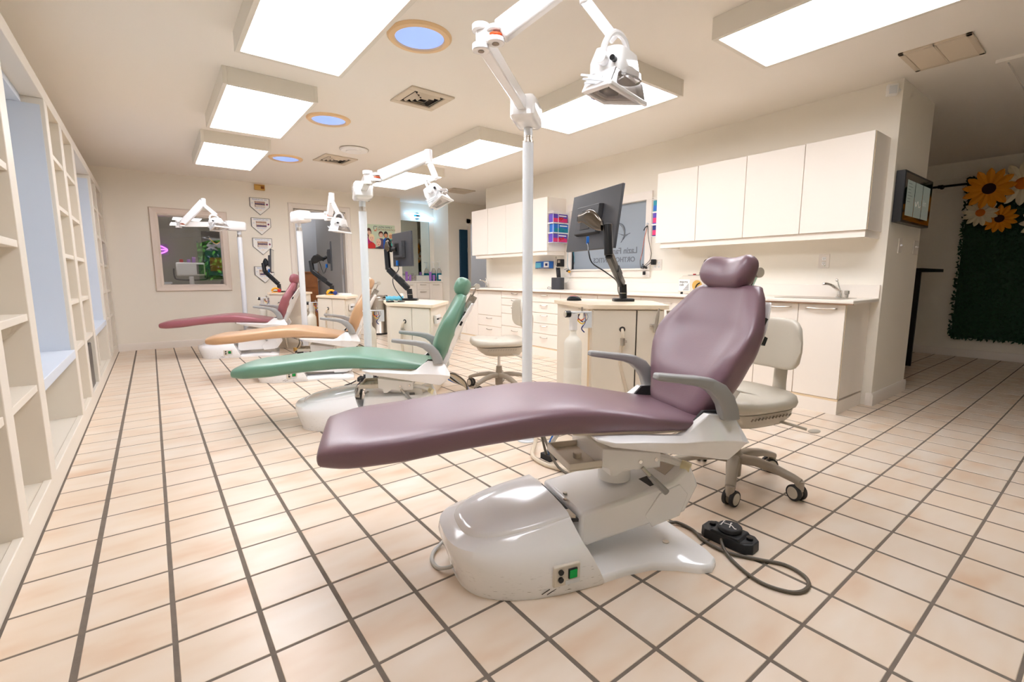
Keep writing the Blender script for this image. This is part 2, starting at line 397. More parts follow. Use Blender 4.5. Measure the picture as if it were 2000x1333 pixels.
# right wall, pillar end, hall
struct('wall_right', wallgrid('y', 4.70, 4.84, -.34, 5.06, [(1.86, 3.05, 1.10, 1.86)]), M['wall'])
struct('wall_pillar', B().box(4.84, 5.555, -.34, -.0, 0, CEIL).box(5.455, 5.555, 0, 5.06, 0, CEIL).box(4.84, 5.455, 4.96, 5.06, 0, CEIL), M['wall'])
bbp = [(0, 0), (0, .1), (-.008, .1), (-.016, .085), (-.016, 0)]
struct('baseboard_pillar', B().prism([(-.34+a, z) for a, z in bbp], 4.684, 5.571, 'x').prism([(4.70+a, z) for a, z in bbp], -.3395, -.305, 'y').prism([(5.555-a, z) for a, z in bbp], -.3395, .4, 'y'), M['trimw'])
struct('wall_hall', B().box(8.42, 8.52, -4.2, 6.72, 0, CEIL), M['wall'])
struct('baseboard_hall', B().prism([(8.42+a, z) for a, z in bbp], -4.1, 6.6, 'y'), M['trimw'])
struct('trim_1', B().box(8.405, 8.42, -.11, .9, 2.24, 2.262).box(8.41, 8.42, -.11, .9, 2.09, 2.1), M['wall'])
# wall behind the camera with a garden window
struct('wall_back', wallgrid('x', -4.2, -4.08, -.55, 8.5, [(1.5, 3.7, .7, 2.25)]), M['wall'])
w3 = struct('window_3', B().box(1.5, 1.56, -4.2, -4.1, .76, 2.19).box(3.64, 3.7, -4.2, -4.1, .76, 2.19).box(1.5, 3.7, -4.2, -4.1, .7, .76).box(1.5, 3.7, -4.2, -4.1, 2.19, 2.25).box(2.57, 2.63, -4.19, -4.11, .76, 2.19), M['trimw'])
obj('pane', B().box(1.53, 3.67, -4.16, -4.155, .73, 2.22), M['glass'], w3, smooth=0)
# window 2 in the right wall: frosted, lettered, mirrored from this side
w2 = struct('window_2', B().box(4.675, 4.70, 1.79, 1.865, 1.1105, 1.86).box(4.675, 4.70, 3.045, 3.12, 1.1105, 1.86).box(4.675, 4.70, 1.79, 3.12, 1.8605, 1.95).box(4.66, 4.70, 1.78, 3.13, 1.09, 1.11).box(4.68, 4.70, 1.79, 3.12, 1.01, 1.0895), M['trimw'], smooth=0)
obj('pane', B().box(4.73, 4.74, 1.86, 3.05, 1.10, 1.86), M['frost'], w2, smooth=0)
obj('sash', B().box(4.705, 4.73, 1.86, 1.872, 1.1, 1.86).box(4.705, 4.73, 3.038, 3.05, 1.1, 1.86).box(4.705, 4.73, 1.86, 3.05, 1.1, 1.112), M['blackm'], w2)
text('lettering', 'Lazin Family', .1, M['letter'], w2, (4.728, 2.005, 1.288), (R(90), 0, R(-90)), mirror=True, bold=.0015)
text('lettering', 'ORTHODONTICS', .082, M['letter'], w2, (4.728, 2.035, 1.19), (R(90), 0, R(-90)), mirror=True, bold=.0015)
obj('logo', B().tube([(4.727, 2.25, 1.42), (4.727, 2.2, 1.5), (4.727, 2.22, 1.6), (4.727, 2.3, 1.66), (4.727, 2.27, 1.72)], [.003, .01, .014, .008, .003], 6).tube([(4.727, 2.12, 1.52), (4.727, 2.2, 1.5), (4.727, 2.3, 1.53)], [.003, .006, .002], 6).tube([(4.727, 2.55, 1.42), (4.727, 2.62, 1.5), (4.727, 2.58, 1.62), (4.727, 2.48, 1.67), (4.727, 2.38, 1.62)], [.003, .01, .014, .01, .004], 6), M['letter'], w2)

# ------------------------------------------------------------------ outside greenery seen by reflection
def bush(name, c, rx, ry, rz, n, mt, label, cat, s=.06):
    b = B()
    for k in range(n):
        th, ph = random.uniform(0, 2*pi), math.acos(random.uniform(-1, 1)); r = random.uniform(.6, 1)
        p = Vector((c[0]+rx*r*sin(ph)*cos(th), c[1]+ry*r*sin(ph)*sin(th), c[2]+rz*r*cos(ph)))
        a = Vector((random.uniform(-1, 1), random.uniform(-1, 1), random.uniform(-1, 1))).normalized(); q = a.orthogonal().normalized()
        b.add([tuple(p-a*s), tuple(p+q*s*.5), tuple(p+a*s), tuple(p-q*s*.5)], [(0, 1, 2, 3)])
    return b
t = thing('garden_tree', 'leafy green garden tree outside the window behind the viewpoint', 'tree', (2.9, -7, -.5))
obj('foliage', bush('f', (0, 0, 2.2), 2.2, 1.0, 1.5, 5000, None, '', '', .12), M['tree'], t, smooth=0)
obj('trunk', B().cyl((0, 0, 0), (0, 0, 2), .12, r2=.08), M['wood'], t)
struct('ground_outside', B().box(-12, 20, -20, -4.25, -.7, -.5), M['leaf'])

# ------------------------------------------------------------------ ceiling fixtures
def ceiling_light(x0, x1, y0, y1, label):
    t = thing('ceiling_light', label, 'ceiling light', ((x0+x1)/2, (y0+y1)/2, CEIL), 0, 'box ceiling lights')
    hx, hy = (x1-x0)/2, (y1-y0)/2; e = .028
    obj('housing', B().box(-hx, -hx+e, -hy, hy, -.115, 0).box(hx-e, hx, -hy, hy, -.115, 0).box(-hx+e, hx-e, -hy, -hy+e, -.115, 0).box(-hx+e, hx-e, hy-e, hy, -.115, 0), M['fixt'], t, bevel=.002)
    obj('diffuser', B().box(-hx+e, hx-e, -hy+e, hy-e, -.108, -.1), M['panel'], t, smooth=0)
    return t
XL, XR = (.738, 1.362), (2.845, 3.46)
ceiling_light(*XL, .66, 1.845, 'large lit box ceiling light cut off by the top edge, left row')
ceiling_light(*XL, 2.4, 3.625, 'lit box ceiling light second in the left row, above the shelving side')
ceiling_light(*XL, 4.155, 5.34, 'lit box ceiling light farthest in the left row, near the far wall')
ceiling_light(*XL, -1.13, .07, 'lit box ceiling light of the left row directly over the viewpoint')
ceiling_light(*XR, -1.13, .07, 'lit box ceiling light at the top right beside the slatted return vent')
ceiling_light(*XR, .645, 1.845, 'lit box ceiling light right behind the nearest exam lamp head')
ceiling_light(*XR, 2.44, 3.63, 'lit box ceiling light third in the right row, left of the tall white pole')
ceiling_light(*XR, 4.2, 5.39, 'lit box ceiling light farthest in the right row, before the blue alcove')
def skylight(x, y, label):
    t = thing('tubular_skylight', label, 'skylight', (x, y, CEIL), 0, 'round tubular skylights')
    obj('trim_ring', B().lathe([(.145, 0), (.145, -.012), (.15, -.018), (.18, -.016), (.192, -.004), (.192, 0)], n=40), M['ring'], t)
    obj('lens', B().lathe([(.001, -.02), (.06, -.018), (.12, -.012), (.147, -.004)], n=40), M['skyl'], t)
skylight(1.64, 1.245, 'nearest round skylight, blue lens in a cream ring beside the nearest ceiling light')
skylight(1.65, 3.11, 'middle round skylight between the second ceiling light and the louvred vent')
skylight(1.66, 4.89, 'farthest and smallest round skylight beside the farthest left ceiling light')
def louvre_vent(x, y, s, a, label):
    t = thing('ceiling_vent', label, 'vent', (x, y, CEIL), a, 'square louvred ceiling vents')
    obj('duct', B().box(-s*.36, s*.36, -s*.36, s*.36, -.003, -.001), M['ventd'], t)
    b = B(); h = s/2; k = s*.35
    for q0, q1, z0, z1 in ((h, k, -.003, -.014),):
        b.box(-h, h, -h, -k, -.014, 0).box(-h, h, k, h, -.014, 0).box(-h, -k, -k, k, -.014, 0).box(k, h, -k, k, -.014, 0)
    obj('frame', b, M['vent'], t, bevel=.004)
    for r_ in (.26, .17, .08):
        q = s*r_; b = B()
        for (ax, sg) in ((0, 1), (0, -1), (1, 1), (1, -1)):
            if r_ == .17 and ax == 0 and sg == 1: continue
            P = [(sg*q, -q), (sg*q, q)] if ax == 0 else [(-q, sg*q), (q, sg*q)]
            p, r2 = [Vector((*x_, -.018)) for x_ in P]; o_ = Vector((sg*.016 if ax == 0 else 0, sg*.016 if ax else 0, 0))
            b.add([tuple(p), tuple(r2), tuple(r2+o_+Vector((0, 0, .014))), tuple(p+o_+Vector((0, 0, .014)))], [(0, 1, 2, 3)])
        o = obj('louvre', b, M['vent'], t, smooth=0); md = o.modifiers.new('s', 'SOLIDIFY'); md.thickness = .002
louvre_vent(2.10, 2.13, .38, R(2), 'nearer square louvred ceiling vent with dark openings')
louvre_vent(2.155, 4.58, .4, R(6), 'farther square louvred ceiling vent near the round smoke detector')
def grille(x, y, wx, wy, n, label, ax='x'):
    t = thing('return_grille', label, 'vent', (x, y, CEIL))
    obj('duct', B().box(-wx/2+.02, wx/2-.02, -wy/2+.02, wy/2-.02, -.002, -.0005), M['ventd'], t)
    b = B().box(-wx/2, wx/2, -wy/2, -wy/2+.03, -.012, 0).box(-wx/2, wx/2, wy/2-.03, wy/2, -.012, 0).box(-wx/2, -wx/2+.03, -wy/2, wy/2, -.012, 0).box(wx/2-.03, wx/2, -wy/2, wy/2, -.012, 0).box(-wx/2, wx/2, -.006, .006, -.012, 0)
    obj('frame', b, M['vent'], t, bevel=.002)
    s = None
    for k in range(n):
        q = -wx/2+.036+(wx-.072)*k/(n-1)
        if s is None: s = obj('slat', B().box(-.0045, .0045, -wy/2+.03, wy/2-.03, -.010, -.003), M['vent'], t, smooth=0, loc=(q, 0, 0), rot=(0, R(25), 0)); o = s
        else: o = s.copy(); COL.objects.link(o); o.location = (q, 0, 0)
grille(4.4, -.6, .42, .35, 22, 'wide slatted return air grille at the upper right of the ceiling')
grille(4.46, 5.5, .42, .36, 14, 'small slatted ceiling grille before the blue-lit alcove')
t = thing('smoke_detector', 'round white ceiling disc beside the farther louvred vent', 'smoke detector', (2.18, 3.98, CEIL))
obj('body', B().lathe([(.15, 0), (.152, -.01), (.14, -.022), (.09, -.026), (.085, -.034), (.001, -.036)], n=36), M['whitem'], t)
obj('rim', B().torus((0, 0, -.006), .156, .004), M['nickel'], t)
t = struct('trim_2', B().box(4.83, 8.3, -.84, -.79, CEIL-.02, CEIL).box(4.83, 4.87, -2.2, -.84, CEIL-.02, CEIL), M['ceil'])
t = thing('motion_sensor', 'small white corner motion sensor high on the right wall', 'sensor', (4.70, -.27, 2.372))
obj('body', B().box(-.055, -.015, -.03, .04, -.045, .035), M['whitem'], t, bevel=.008, rot=(0, 0, R(30)))
obj('lens', B().box(-.062, -.054, -.018, .028, -.035, .02), M['pole'], t, bevel=.003, rot=(0, 0, R(30)))
obj('bracket', B().cyl((-.03, -.045, -.01), (0, -.045, -.01), .012), M['whitem'], t)

# fill lamps added on the ceilings to brighten the dark neighbouring rooms
for nm, x, y, w_, lb in (('room_fill', 2.6, 7.9, .25, 'small fill lamp added to brighten the room behind the far doorway'), ('room_fill', .55, 7.6, .22, 'small fill lamp added to brighten the room behind the far wall window'), ('room_fill', 6.2, 7.8, .3, 'small fill lamp added to brighten the room beyond the corridor')):
    t = thing('room_fill_lamp', lb, 'ceiling light', (x, y, CEIL))
    obj('housing', B().box(-w_-.02, w_+.02, -w_-.02, w_+.02, -.05, 0), M['fixt'], t); obj('diffuser', B().box(-w_, w_, -w_, w_, -.054, -.05), M['panel'], t, smooth=0)
# ------------------------------------------------------------------ built-in shelving on the left
XS = -.19; DP = -.515
sh = thing('built_in_shelving', 'white floor-to-head built-in shelving with two tall window niches along the left wall', 'shelving', (XS, 2.5, 0))
def sy(y): return y-2.5
st = [(-1.62, -1.5), (-1.0, -.9), (-.4, -.29), (.14, .25), (.75, .855), (1.348, 1.472), (2.60, 2.71), (3.19, 3.32), (3.86, 4.0), (5.29, 5.42), (5.87, 5.98), (6.62, 6.78)]
for a, c in st:
    obj('divider', B().box(DP-XS, 0, sy(a), sy(c), .1, 2.08), M['shelf'], sh, bevel=.003)
def cols(a, c, zs):
    for z in zs:
        obj('shelf', B().box(DP-XS, -.006, sy(a), sy(c), z-.03, z), M['shelf'], sh, bevel=.002)
zz = [.545, .855, 1.165, 1.475, 1.79]
for a, c in ((-.29, .14), (.25, .75), (.855, 1.348), (2.71, 3.19), (3.32, 3.86), (5.42, 5.87), (5.98, 6.62)): cols(a, c, zz)
for a, c in ((-.9, -.4), (-1.5, -1.0)): cols(a, c, zz)
for (a, c), ds in (((1.472, 2.60), (1.62, 1.66)), ((4.0, 5.29), (4.9, 4.94))):
    obj('niche_sill', B().box(DP-XS, 0, sy(a), sy(c), .49, .545), M['niche'], sh, bevel=.003)
    obj('niche_lining', B().box(DP-XS, -.02, sy(a), sy(a)+.008, .545, 2.04), M['niche'], sh)
    obj('niche_lining', B().box(DP-XS, -.02, sy(c)-.008, sy(c), .545, 2.04), M['niche'], sh)
    obj('divider', B().box(DP-XS, -.06, sy(ds[0]), sy(ds[1]), .1, .49), M['shelf'], sh, bevel=.002)
    obj('niche_header', B().box(DP-XS, -.1, sy(a), sy(c), 2.04, 2.08), M['niche'], sh)
obj('top_rail', B().box(DP-XS, 0, sy(-1.62), sy(6.78), 2.08, 2.16), M['shelf'], sh, bevel=.003)
obj('bottom_board', B().box(DP-XS, -.012, sy(-1.62), sy(6.78), .08, .102), M['shelf'], sh)
obj('kickboard', B().box(-.03, 0, sy(-1.62), sy(6.78), 0, .108), M['shelf'], sh, bevel=.004)
t = thing('floor_speaker', 'black slim box standing in a lower cubby of the left shelving', 'speaker box', (-.24, 3.6, .1023))
obj('cabinet', B().box(-.1, .03, -.22, .2, 0, .36), M['black'], t, bevel=.006)
obj('port', B().cyl((.031, -.17, .3), (.034, -.17, .3), .018).cyl((.031, -.17, .06), (.034, -.17, .06), .01), M['nickel'], t)
t = thing('framed_print', 'small blue and orange picture standing on a far shelf of the left shelving', 'picture', (-.30, 6.3, 1.1655))
obj('frame', B().box(-.03, .01, -.2, .25, 0, .29), M['navy'], t, bevel=.003)
obj('print', B().box(.01, .013, -.17, .2, .03, .26), M['violet'], t)
obj('print', B().box(.0131, .0145, -.1, .08, .06, .14), M['amber'], t)
t = thing('glass_pendant', 'small clear glass drop hanging from a hook on the niche edge', 'ornament', (-.19, 1.474, 1.64))
obj('hook', B().tube([(-.03, 0, .06), (-.03, .02, .06), (-.03, .028, .03), (-.03, .026, .02)], .003), M['nickel'], t)
obj('drop', B().lathe([(.001, -.035), (.014, -.026), (.017, -.012), (.01, .006), (.003, .022)], (-.03, .028, 0)), M['glass'], t)

# ------------------------------------------------------------------ right-hand cabinets
LX = 4.18
def handle(parent, x, y, z, w=.11):
    return obj('handle', B().tube([(x, y-w/2, z), (x-.016, y-w/2+.006, z-.0005), (x-.022, y-w*.2, z-.003), (x-.024, y, z-.004), (x-.022, y+w*.2, z-.003), (x-.016, y+w/2-.006, z-.0005), (x, y+w/2, z)], .0052, 6), M['nickel'], parent)
def base_cab(y0, y1, fronts, label, x=LX):
    t = thing('base_cabinet', label, 'cabinet', (x, (y0+y1)/2, 0), 0, 'cream base cabinets along the right wall')
    h = (y1-y0)/2-.0004
    obj('carcass', B().box(.021, .512, -h, h, .115, .817), M['lam'], t)
    obj('kickboard', B().box(-.0, .5, -h, h, 0, .1), M['lam'], t)
    obj('kick_edge', B().box(.002, .02, -h, h, .1, .115), M['lamedge'], t)
    obj('face_strip', B().box(.0195, .0208, -h, h, .115, .817), M['lamedge'], t, smooth=0)
    for (a, c, z0, z1, hw) in fronts:
        a2, c2 = a-(y0+y1)/2+.0025, c-(y0+y1)/2-.0025
        nm = 'drawer' if (z1-z0) < .3 else 'door'
        f = obj(nm, B().box(0, .019, a2, c2, z0+.003, z1-.003), M['lam'], t, bevel=.0015)
        if hw: handle(f, 0, (a2+c2)/2, z1-.03 if nm == 'door' else z1-(z1-z0)*.26, hw)
    return t
T = .813
base_cab(-.276, .346, [(-.276, .036, .115, T, .2), (.036, .346, .115, T, .2)], 'two-door sink base cabinet at the open right end of the counter')
base_cab(.346, .93, [(.346, .93, .62, T, .14), (.346, .93, .115, .62, .14)], 'base cabinet mostly hidden behind the plum chair back')
base_cab(.93, 1.51, [(.93, 1.51, .62, T, .14), (.93, 1.51, .115, .62, .14)], 'base cabinet behind the black monitor stand')
base_cab(1.51, 2.10, [(1.51, 2.1, .69, T, .11), (1.51, 2.1, .115, .69, .11)], 'base cabinet below the frosted window, behind the near workstation')
base_cab(2.10, 2.70, [(2.1, 2.7, .69, T, .11), (2.1, 2.7, .115, .69, .11)], 'base cabinet behind the red and black mouse')
zs5 = [T, .69, .558, .424, .29, .115]
base_cab(2.70, 3.30, [(2.70, 3.30, zs5[k+1], zs5[k], .13) for k in range(5)], 'five-drawer base cabinet just right of the tall white pole')
base_cab(3.30, 3.92, [(3.30, 3.92, z0, z1, .13) for z0, z1 in ((.718, T), (.618, .718), (.504, .618))]+[(3.30, 3.92, .328, .504, .0), (3.30, 3.92, .115, .328, .13)], 'base cabinet with small drawers, left of the tall white pole')
base_cab(3.92, 4.53, [(3.92, 4.53, .451, T, 0), (3.92, 4.53, .292, .451, .13), (3.92, 4.53, .115, .292, .13)], 'base cabinet with blank panel above two drawers')
base_cab(4.53, 5.06, [(4.53, 4.86, .115, T, .1), (4.86, 5.06, .115, T, 0)], 'narrow-door base cabinet at the far end behind the green headrest')
ct = thing('worktop', 'long cream worktop with upstand running along the right wall', 'worktop', (4.4, 2.4, .817))
obj('slab', B().box(-.255, .298, -2.73, 2.66, .004, .03), M['counter'], ct, bevel=.006)
obj('front_edge', B().box(-.256, -.24, -2.729, 2.658, -.001, .0045), M['edgebr'], ct)
obj('upstand', B().box(.278, .298, -2.73, 2.66, .03, .134), M['lam'], ct, bevel=.003)
def upper_cab(y0, y1, label):
    t = thing('wall_cabinet', label, 'cabinet', (4.37, (y0+y1)/2, 1.352), 0, 'cream wall cabinets')
    h = (y1-y0)/2
    obj('carcass', B().box(.021, .329, -h, h, 0, .683), M['lam'], t)
    obj('door', B().box(0, .019, -h+.0025, h-.0025, 0, .683), M['lam'], t, bevel=.0015)
    obj('edge_strip', B().box(.019, .0212, -h, h, 0, .683), M['lamedge'], t)
    return t
for (a, c, lb) in ((-.297, .153, 'wall cabinet at the right end of the near group, beside the corner'), (.153, .608, 'wall cabinet second from the right end of the near group'),
                (.608, 1.062, 'wall cabinet second from the window in the near group'), (1.062, 1.505, 'wall cabinet nearest the frosted window, right side of it'),
                (3.17, 3.62, 'wall cabinet with the glove box rack on its side'), (3.62, 4.07, 'wall cabinet of the far group half hidden by the white pole'),
                (4.07, 4.53, 'wall cabinet second from the far end'), (4.53, 4.98, 'wall cabinet at the far end, above the distant sink')):
    upper_cab(a, c, lb)
for a, c, lb in ((-.286, 1.455, 'light box valance under the near wall cabinets'), (3.19, 4.9, 'light box valance under the far wall cabinets')):
    t = thing('cabinet_valance', lb, 'valance', (4.39, (a+c)/2, 1.30))
    h = (c-a)/2
    obj('front', B().box(0, .016, -h, h, 0, .0518), M['lam'], t, bevel=.002)
    obj('end', B().box(.016, .309, -h, -h+.016, 0, .0518), M['lam'], t)
    obj('end', B().box(.016, .309, h-.016, h, 0, .0518), M['lam'], t)
    obj('base', B().box(.016, .309, -h+.016, h-.016, .03, .04), M['lam'], t)
# sinks and taps
def sink(y, label):
    t = thing('sink', label, 'sink', (4.45, y, .8472))
    obj('rim', B().loft([[(x, yy, z) for x, yy in srect(a, b_, .35, 40)] for a, b_, z in ((.2, .25, 0), (.2, .25, .003), (.185, .235, .004), (.165, .215, .001))], cap=False), M['steel'], t)
    obj('bowl', B().loft([[(x, yy, z) for x, yy in srect(a, b_, .35, 40)] for a, b_, z in ((.165, .215, .001), (.16, .21, .0006))]), M['steel'], t)
sink(.03, 'stainless sink rim set in the worktop beside the chrome tap')
sink(4.72, 'distant stainless sink rim near the far end of the worktop')
def tap(y, label, s=1, x=4.5):
    t = thing('tap', label, 'tap', (x+.14, y, .8473))
    obj('base', B().lathe([(.026, 0), (.026, .008), (.02, .014), (.018, .05), (.02, .056), (.001, .06)]), M['chrome'], t)
    obj('spout', B().tube([(0, .0, .045), (-.02, .03, .08), (-.05, .06, .105), (-.075, .09, .112), (-.078, .093, .1)], [.013, .012, .01, .011, .011], 10), M['chrome'], t)
    obj('lever', B().cyl((0, 0, .058), (-.012, .02, .13), .006, r2=.005).ball((-.014, .024, .138), .012), M['chrome'], t)
tap(-.08, 'chrome kitchen tap at the near sink below the wall cabinets')
tap(4.95, 'chrome tap at the distant sink behind the green headrest')
t = thing('soap_dispenser', 'short chrome side sprayer standing right of the near tap', 'dispenser', (4.5, -.172, .8473))
obj('base', B().lathe([(.02, 0), (.02, .006), (.013, .012), (.013, .03), (.018, .034), (.018, .06), (.001, .064)]), M['chrome'], t)
# wall plates
def outlet(x, y, z, w, label, gangs=1, ax='x', grn=False, switch=False):
    t = thing('wall_plate' , label, 'wall plate', (x, y, z))
    if ax == 'y': t.rotation_euler = (0, 0, R(90))
    t2 = t
    obj('plate', B().box(-.006, 0, -w/2, w/2, -.058, .058), M['trimw'], t, bevel=.003)
    for g in range(gangs):
        q = (g-(gangs-1)/2)*.045
        if switch:
            obj('toggle', B().box(-.02, -.006, q-.004, q+.004, -.006, .008), M['whitem'], t, rot=(0, R(20), 0))
        else:
            for dz in (-.02, .02):
                obj('socket', B().box(-.0085, -.006, q-.015, q+.015, dz-.014, dz+.014), M['whitem'], t, bevel=.003)
                obj('slot', B().box(-.0092, -.0084, q-.007, q-.005, dz-.002, dz+.007).box(-.0092, -.0084, q+.004, q+.006, dz-.002, dz+.007).cyl((-.0092, q, dz-.008), (-.0084, q, dz-.008), .0022, 8), M['black'], t)
            if grn: obj('indicator', B().box(-.0105, -.009, -.012, -.007, -.04, -.036), M['grn'], t)
    return t
outlet(4.70, .073, 1.142, .08, 'white outlet plate with green indicator light under the near wall cabinets', grn=True)
outlet(4.70, 1.07, 1.16, .08, 'white outlet plate with a black plug behind the plum headrest')
outlet(4.70, 1.705, 1.145, .12, 'double outlet plate right of the frosted window', 2)
outlet(5.01, -.34, 1.257, .08, 'light switch plate on the corner wall, left of the other switch', ax='y', switch=True)
outlet(5.45, -.34, 1.26, .13, 'double switch plate with a black knob on the corner wall', 2, ax='y', switch=True)
outlet(4.70, 3.22, 1.2, .08, 'outlet plate behind the phone chargers left of the window')
# ------------------------------------------------------------------ treatment chairs
KS = .9084
def H(u, v, z): return (u*KS, v*KS, 1.0112-KS*(1.0112-z))
def interp(tab, x):
    for (a, b) in zip(tab, tab[1:]):
        if x <= b[0]:
            t = 0 if b[0] == a[0] else (x-a[0])/(b[0]-a[0]); t = max(0, t)
            return tuple(p+(q-p)*t for p, q in zip(a[1:], b[1:]))
    return tab[-1][1:]
def smooth_tab(tab, x, w=.03):
    vs_ = [interp(tab, x+d) for d in (-w, -w/2, 0, w/2, w)]
    return tuple(sum(c)/len(vs_) for c in zip(*vs_))
def seat_cushion():
    # u, half width, top z, bottom z (measured side profile)
    T_ = [(-1.14, .205, .475, .405), (-1.09, .228, .488, .397), (-1.04, .243, .498, .398), (-.885, .25, .508, .405), (-.72, .25, .524, .424), (-.56, .25, .540, .436),
          (-.42, .25, .553, .443), (-.30, .25, .556, .442), (-.2, .25, .547, .436), (-.08, .25, .525, .432), (.05, .25, .496, .424), (.15, .246, .474, .418), (.25, .235, .455, .412), (.33, .22, .45, .41)]
    rings = []
    us = [-1.14+1.47*k/52 for k in range(53)]
    ends = [(-1.152, .78, .1), (-1.151, .9, .38), (-1.147, .96, .7), (-1.14, .985, .9)]
    for u, sw, sh_ in ends+[(u, 1, 1) for u in us[1:]]:
        w, zt, zb = smooth_tab(T_, max(u, -1.13)); w *= sw; zc = (zt+zb)/2-.002*(1-sh_); hh = (zt-zb)/2*sh_
        ring = []
        for k in range(40):
            a = 2*pi*k/40
            vv = w*sgp(cos(a), .3); zz = hh*sgp(sin(a), .42)
            if sin(a) > 0: zz += .006*(1-(vv/w)**2)-.0*(vv/w)**4
            else: vv *= 1-.09*abs(sin(a))
            ring.append(H(u, vv, zc+zz))
        rings.append(ring)
    return B().loft(rings)
def backrest(th=.048, ws=1.0, off=0, front=True, e=.5, s1=1.0):
    P0 = Vector((.285, 0, .43)); P1 = Vector((.552, 0, .965)); D = (P1-P0); Ln = D.length; d = D/Ln; nrm = Vector((-d.z, 0, d.x))
    Wt = [(0, .15), (.06, .185), (.15, .205), (.25, .24), (.36, .268), (.48, .288), (.57, .298), (.66, .292), (.75, .27), (.84, .24), (.92, .213), (.965, .197), (1.0, .165)]
    rings = []
    for k in range(45):
        s = s1*k/44; w = smooth_tab(Wt, s, .035)[0]*ws
        tt = th*(1-.55*max(0, (s-.96)/.04)**2)*(1-.5*max(0, (.05-s)/.05)**2)
        wing = .055*min(1, s*2.2)*(1-.75*max(0, (s-.6)/.4))
        ring = []
        for i in range(40):
            a = 2*pi*i/40
            vv = w*sgp(cos(a), .55 if (sin(a) >= 0 or not front) else .33); nn = tt*sgp(sin(a), .8)+off
            if front and sin(a) < 0: nn = interp([(0, .07), (.3, .085), (.5, .085), (.7, .062), (.9, .038), (1, .02)], s)[0]*sgp(sin(a), .45)
            q = abs(vv)/w
            nn += wing*q**2.4
            if front and sin(a) > 0:
                nn += .016*math.exp(-((s-.3)/.13)**2)*(1-q**2)-.012*math.exp(-((s-.62)/.12)**2)*(1-q**2)+.006*math.exp(-((q-.72)/.12)**2)*min(1, s*3)
            p = P0+d*(s*Ln)+nrm*nn
            ring.append(H(p.x, vv, p.z))
        rings.append(ring)
    return B().loft(rings)
def headrest():
    rings = []
    for k in range(25):
        t = -1+2*k/24; at = abs(t)
        sc_ = max(.06, (1-at**5)**.5) if at < 1 else .06
        cu = .548-.035*at**2; cz = 1.024+.022*at**2; rz = (.071+.010*at**2)*sc_; ru = (.054+.004*at)*sc_
        ring = []
        for i in range(24):
            a = 2*pi*i/24; x = ru*sgp(cos(a), .8); z = rz*sgp(sin(a), .75)
            x2 = x*cos(.4)+z*sin(.4); z2 = -x*sin(.4)+z*cos(.4)
            ring.append(H(cu+x2, .142*sgp(t, 1), cz+z2))
        rings.append(ring)
    return B().loft(rings)
def side_shell(sg):
    S_ = [(-.222, .446, .440, .434), (-.16, .443, .431, .408), (-.05, .436, .422, .385), (.06, .425, .410, .362), (.13, .418, .403, .347), (.165, .428, .402, .341),
          (.21, .462, .399, .332), (.255, .492, .396, .322), (.30, .487, .392, .312), (.34, .476, .388, .305), (.381, .459, .382, .332), (.416, .392, .377, .362)]
    rings = []
    for u, zt, zc, zb in S_:
        f = max(.25, min(1, (u+.235)/.06))
        rings.append([H(u, sg*v, z) for v, z in ((.225, zt-.004), (.262+.012*(1-f), zt), (.262+.04*f, zc), (.262+.036*f, zc-.004), (.262+.016*f, zb), (.225, zb))])
    return B().loft(rings)
def armrest(sg):
    P = [((.334, .470), .036), ((.328, .50), .036), ((.310, .545), .034), ((.278, .585), .031), ((.232, .614), .024), ((.18, .629), .018), ((.10, .642), .0145), ((.04, .651), .0135), ((.012, .655), .0125), ((.002, .657), .010)]
    rings = []
    for k, ((u, z), h) in enumerate(P):
        a = Vector(P[max(k-1, 0)][0]); c = Vector(P[min(k+1, len(P)-1)][0]); d = (c-a).normalized(); n = Vector((d.y, -d.x))
        hw = .026 if k < len(P)-2 else (.022 if k == len(P)-2 else .016)
        if k == 0: n = Vector((1, 0)); 
        rg = []
        for v, w in ((-1, -.7), (-.75, -1), (.75, -1), (1, -.7), (1, .7), (.75, 1), (-.75, 1), (-1, .7)):
            p = Vector((u, z))+n*(w*h); rg.append(H(p.x, sg*.273+v*hw, p.y))
        rings.append(rg)
    return B().loft(rings)
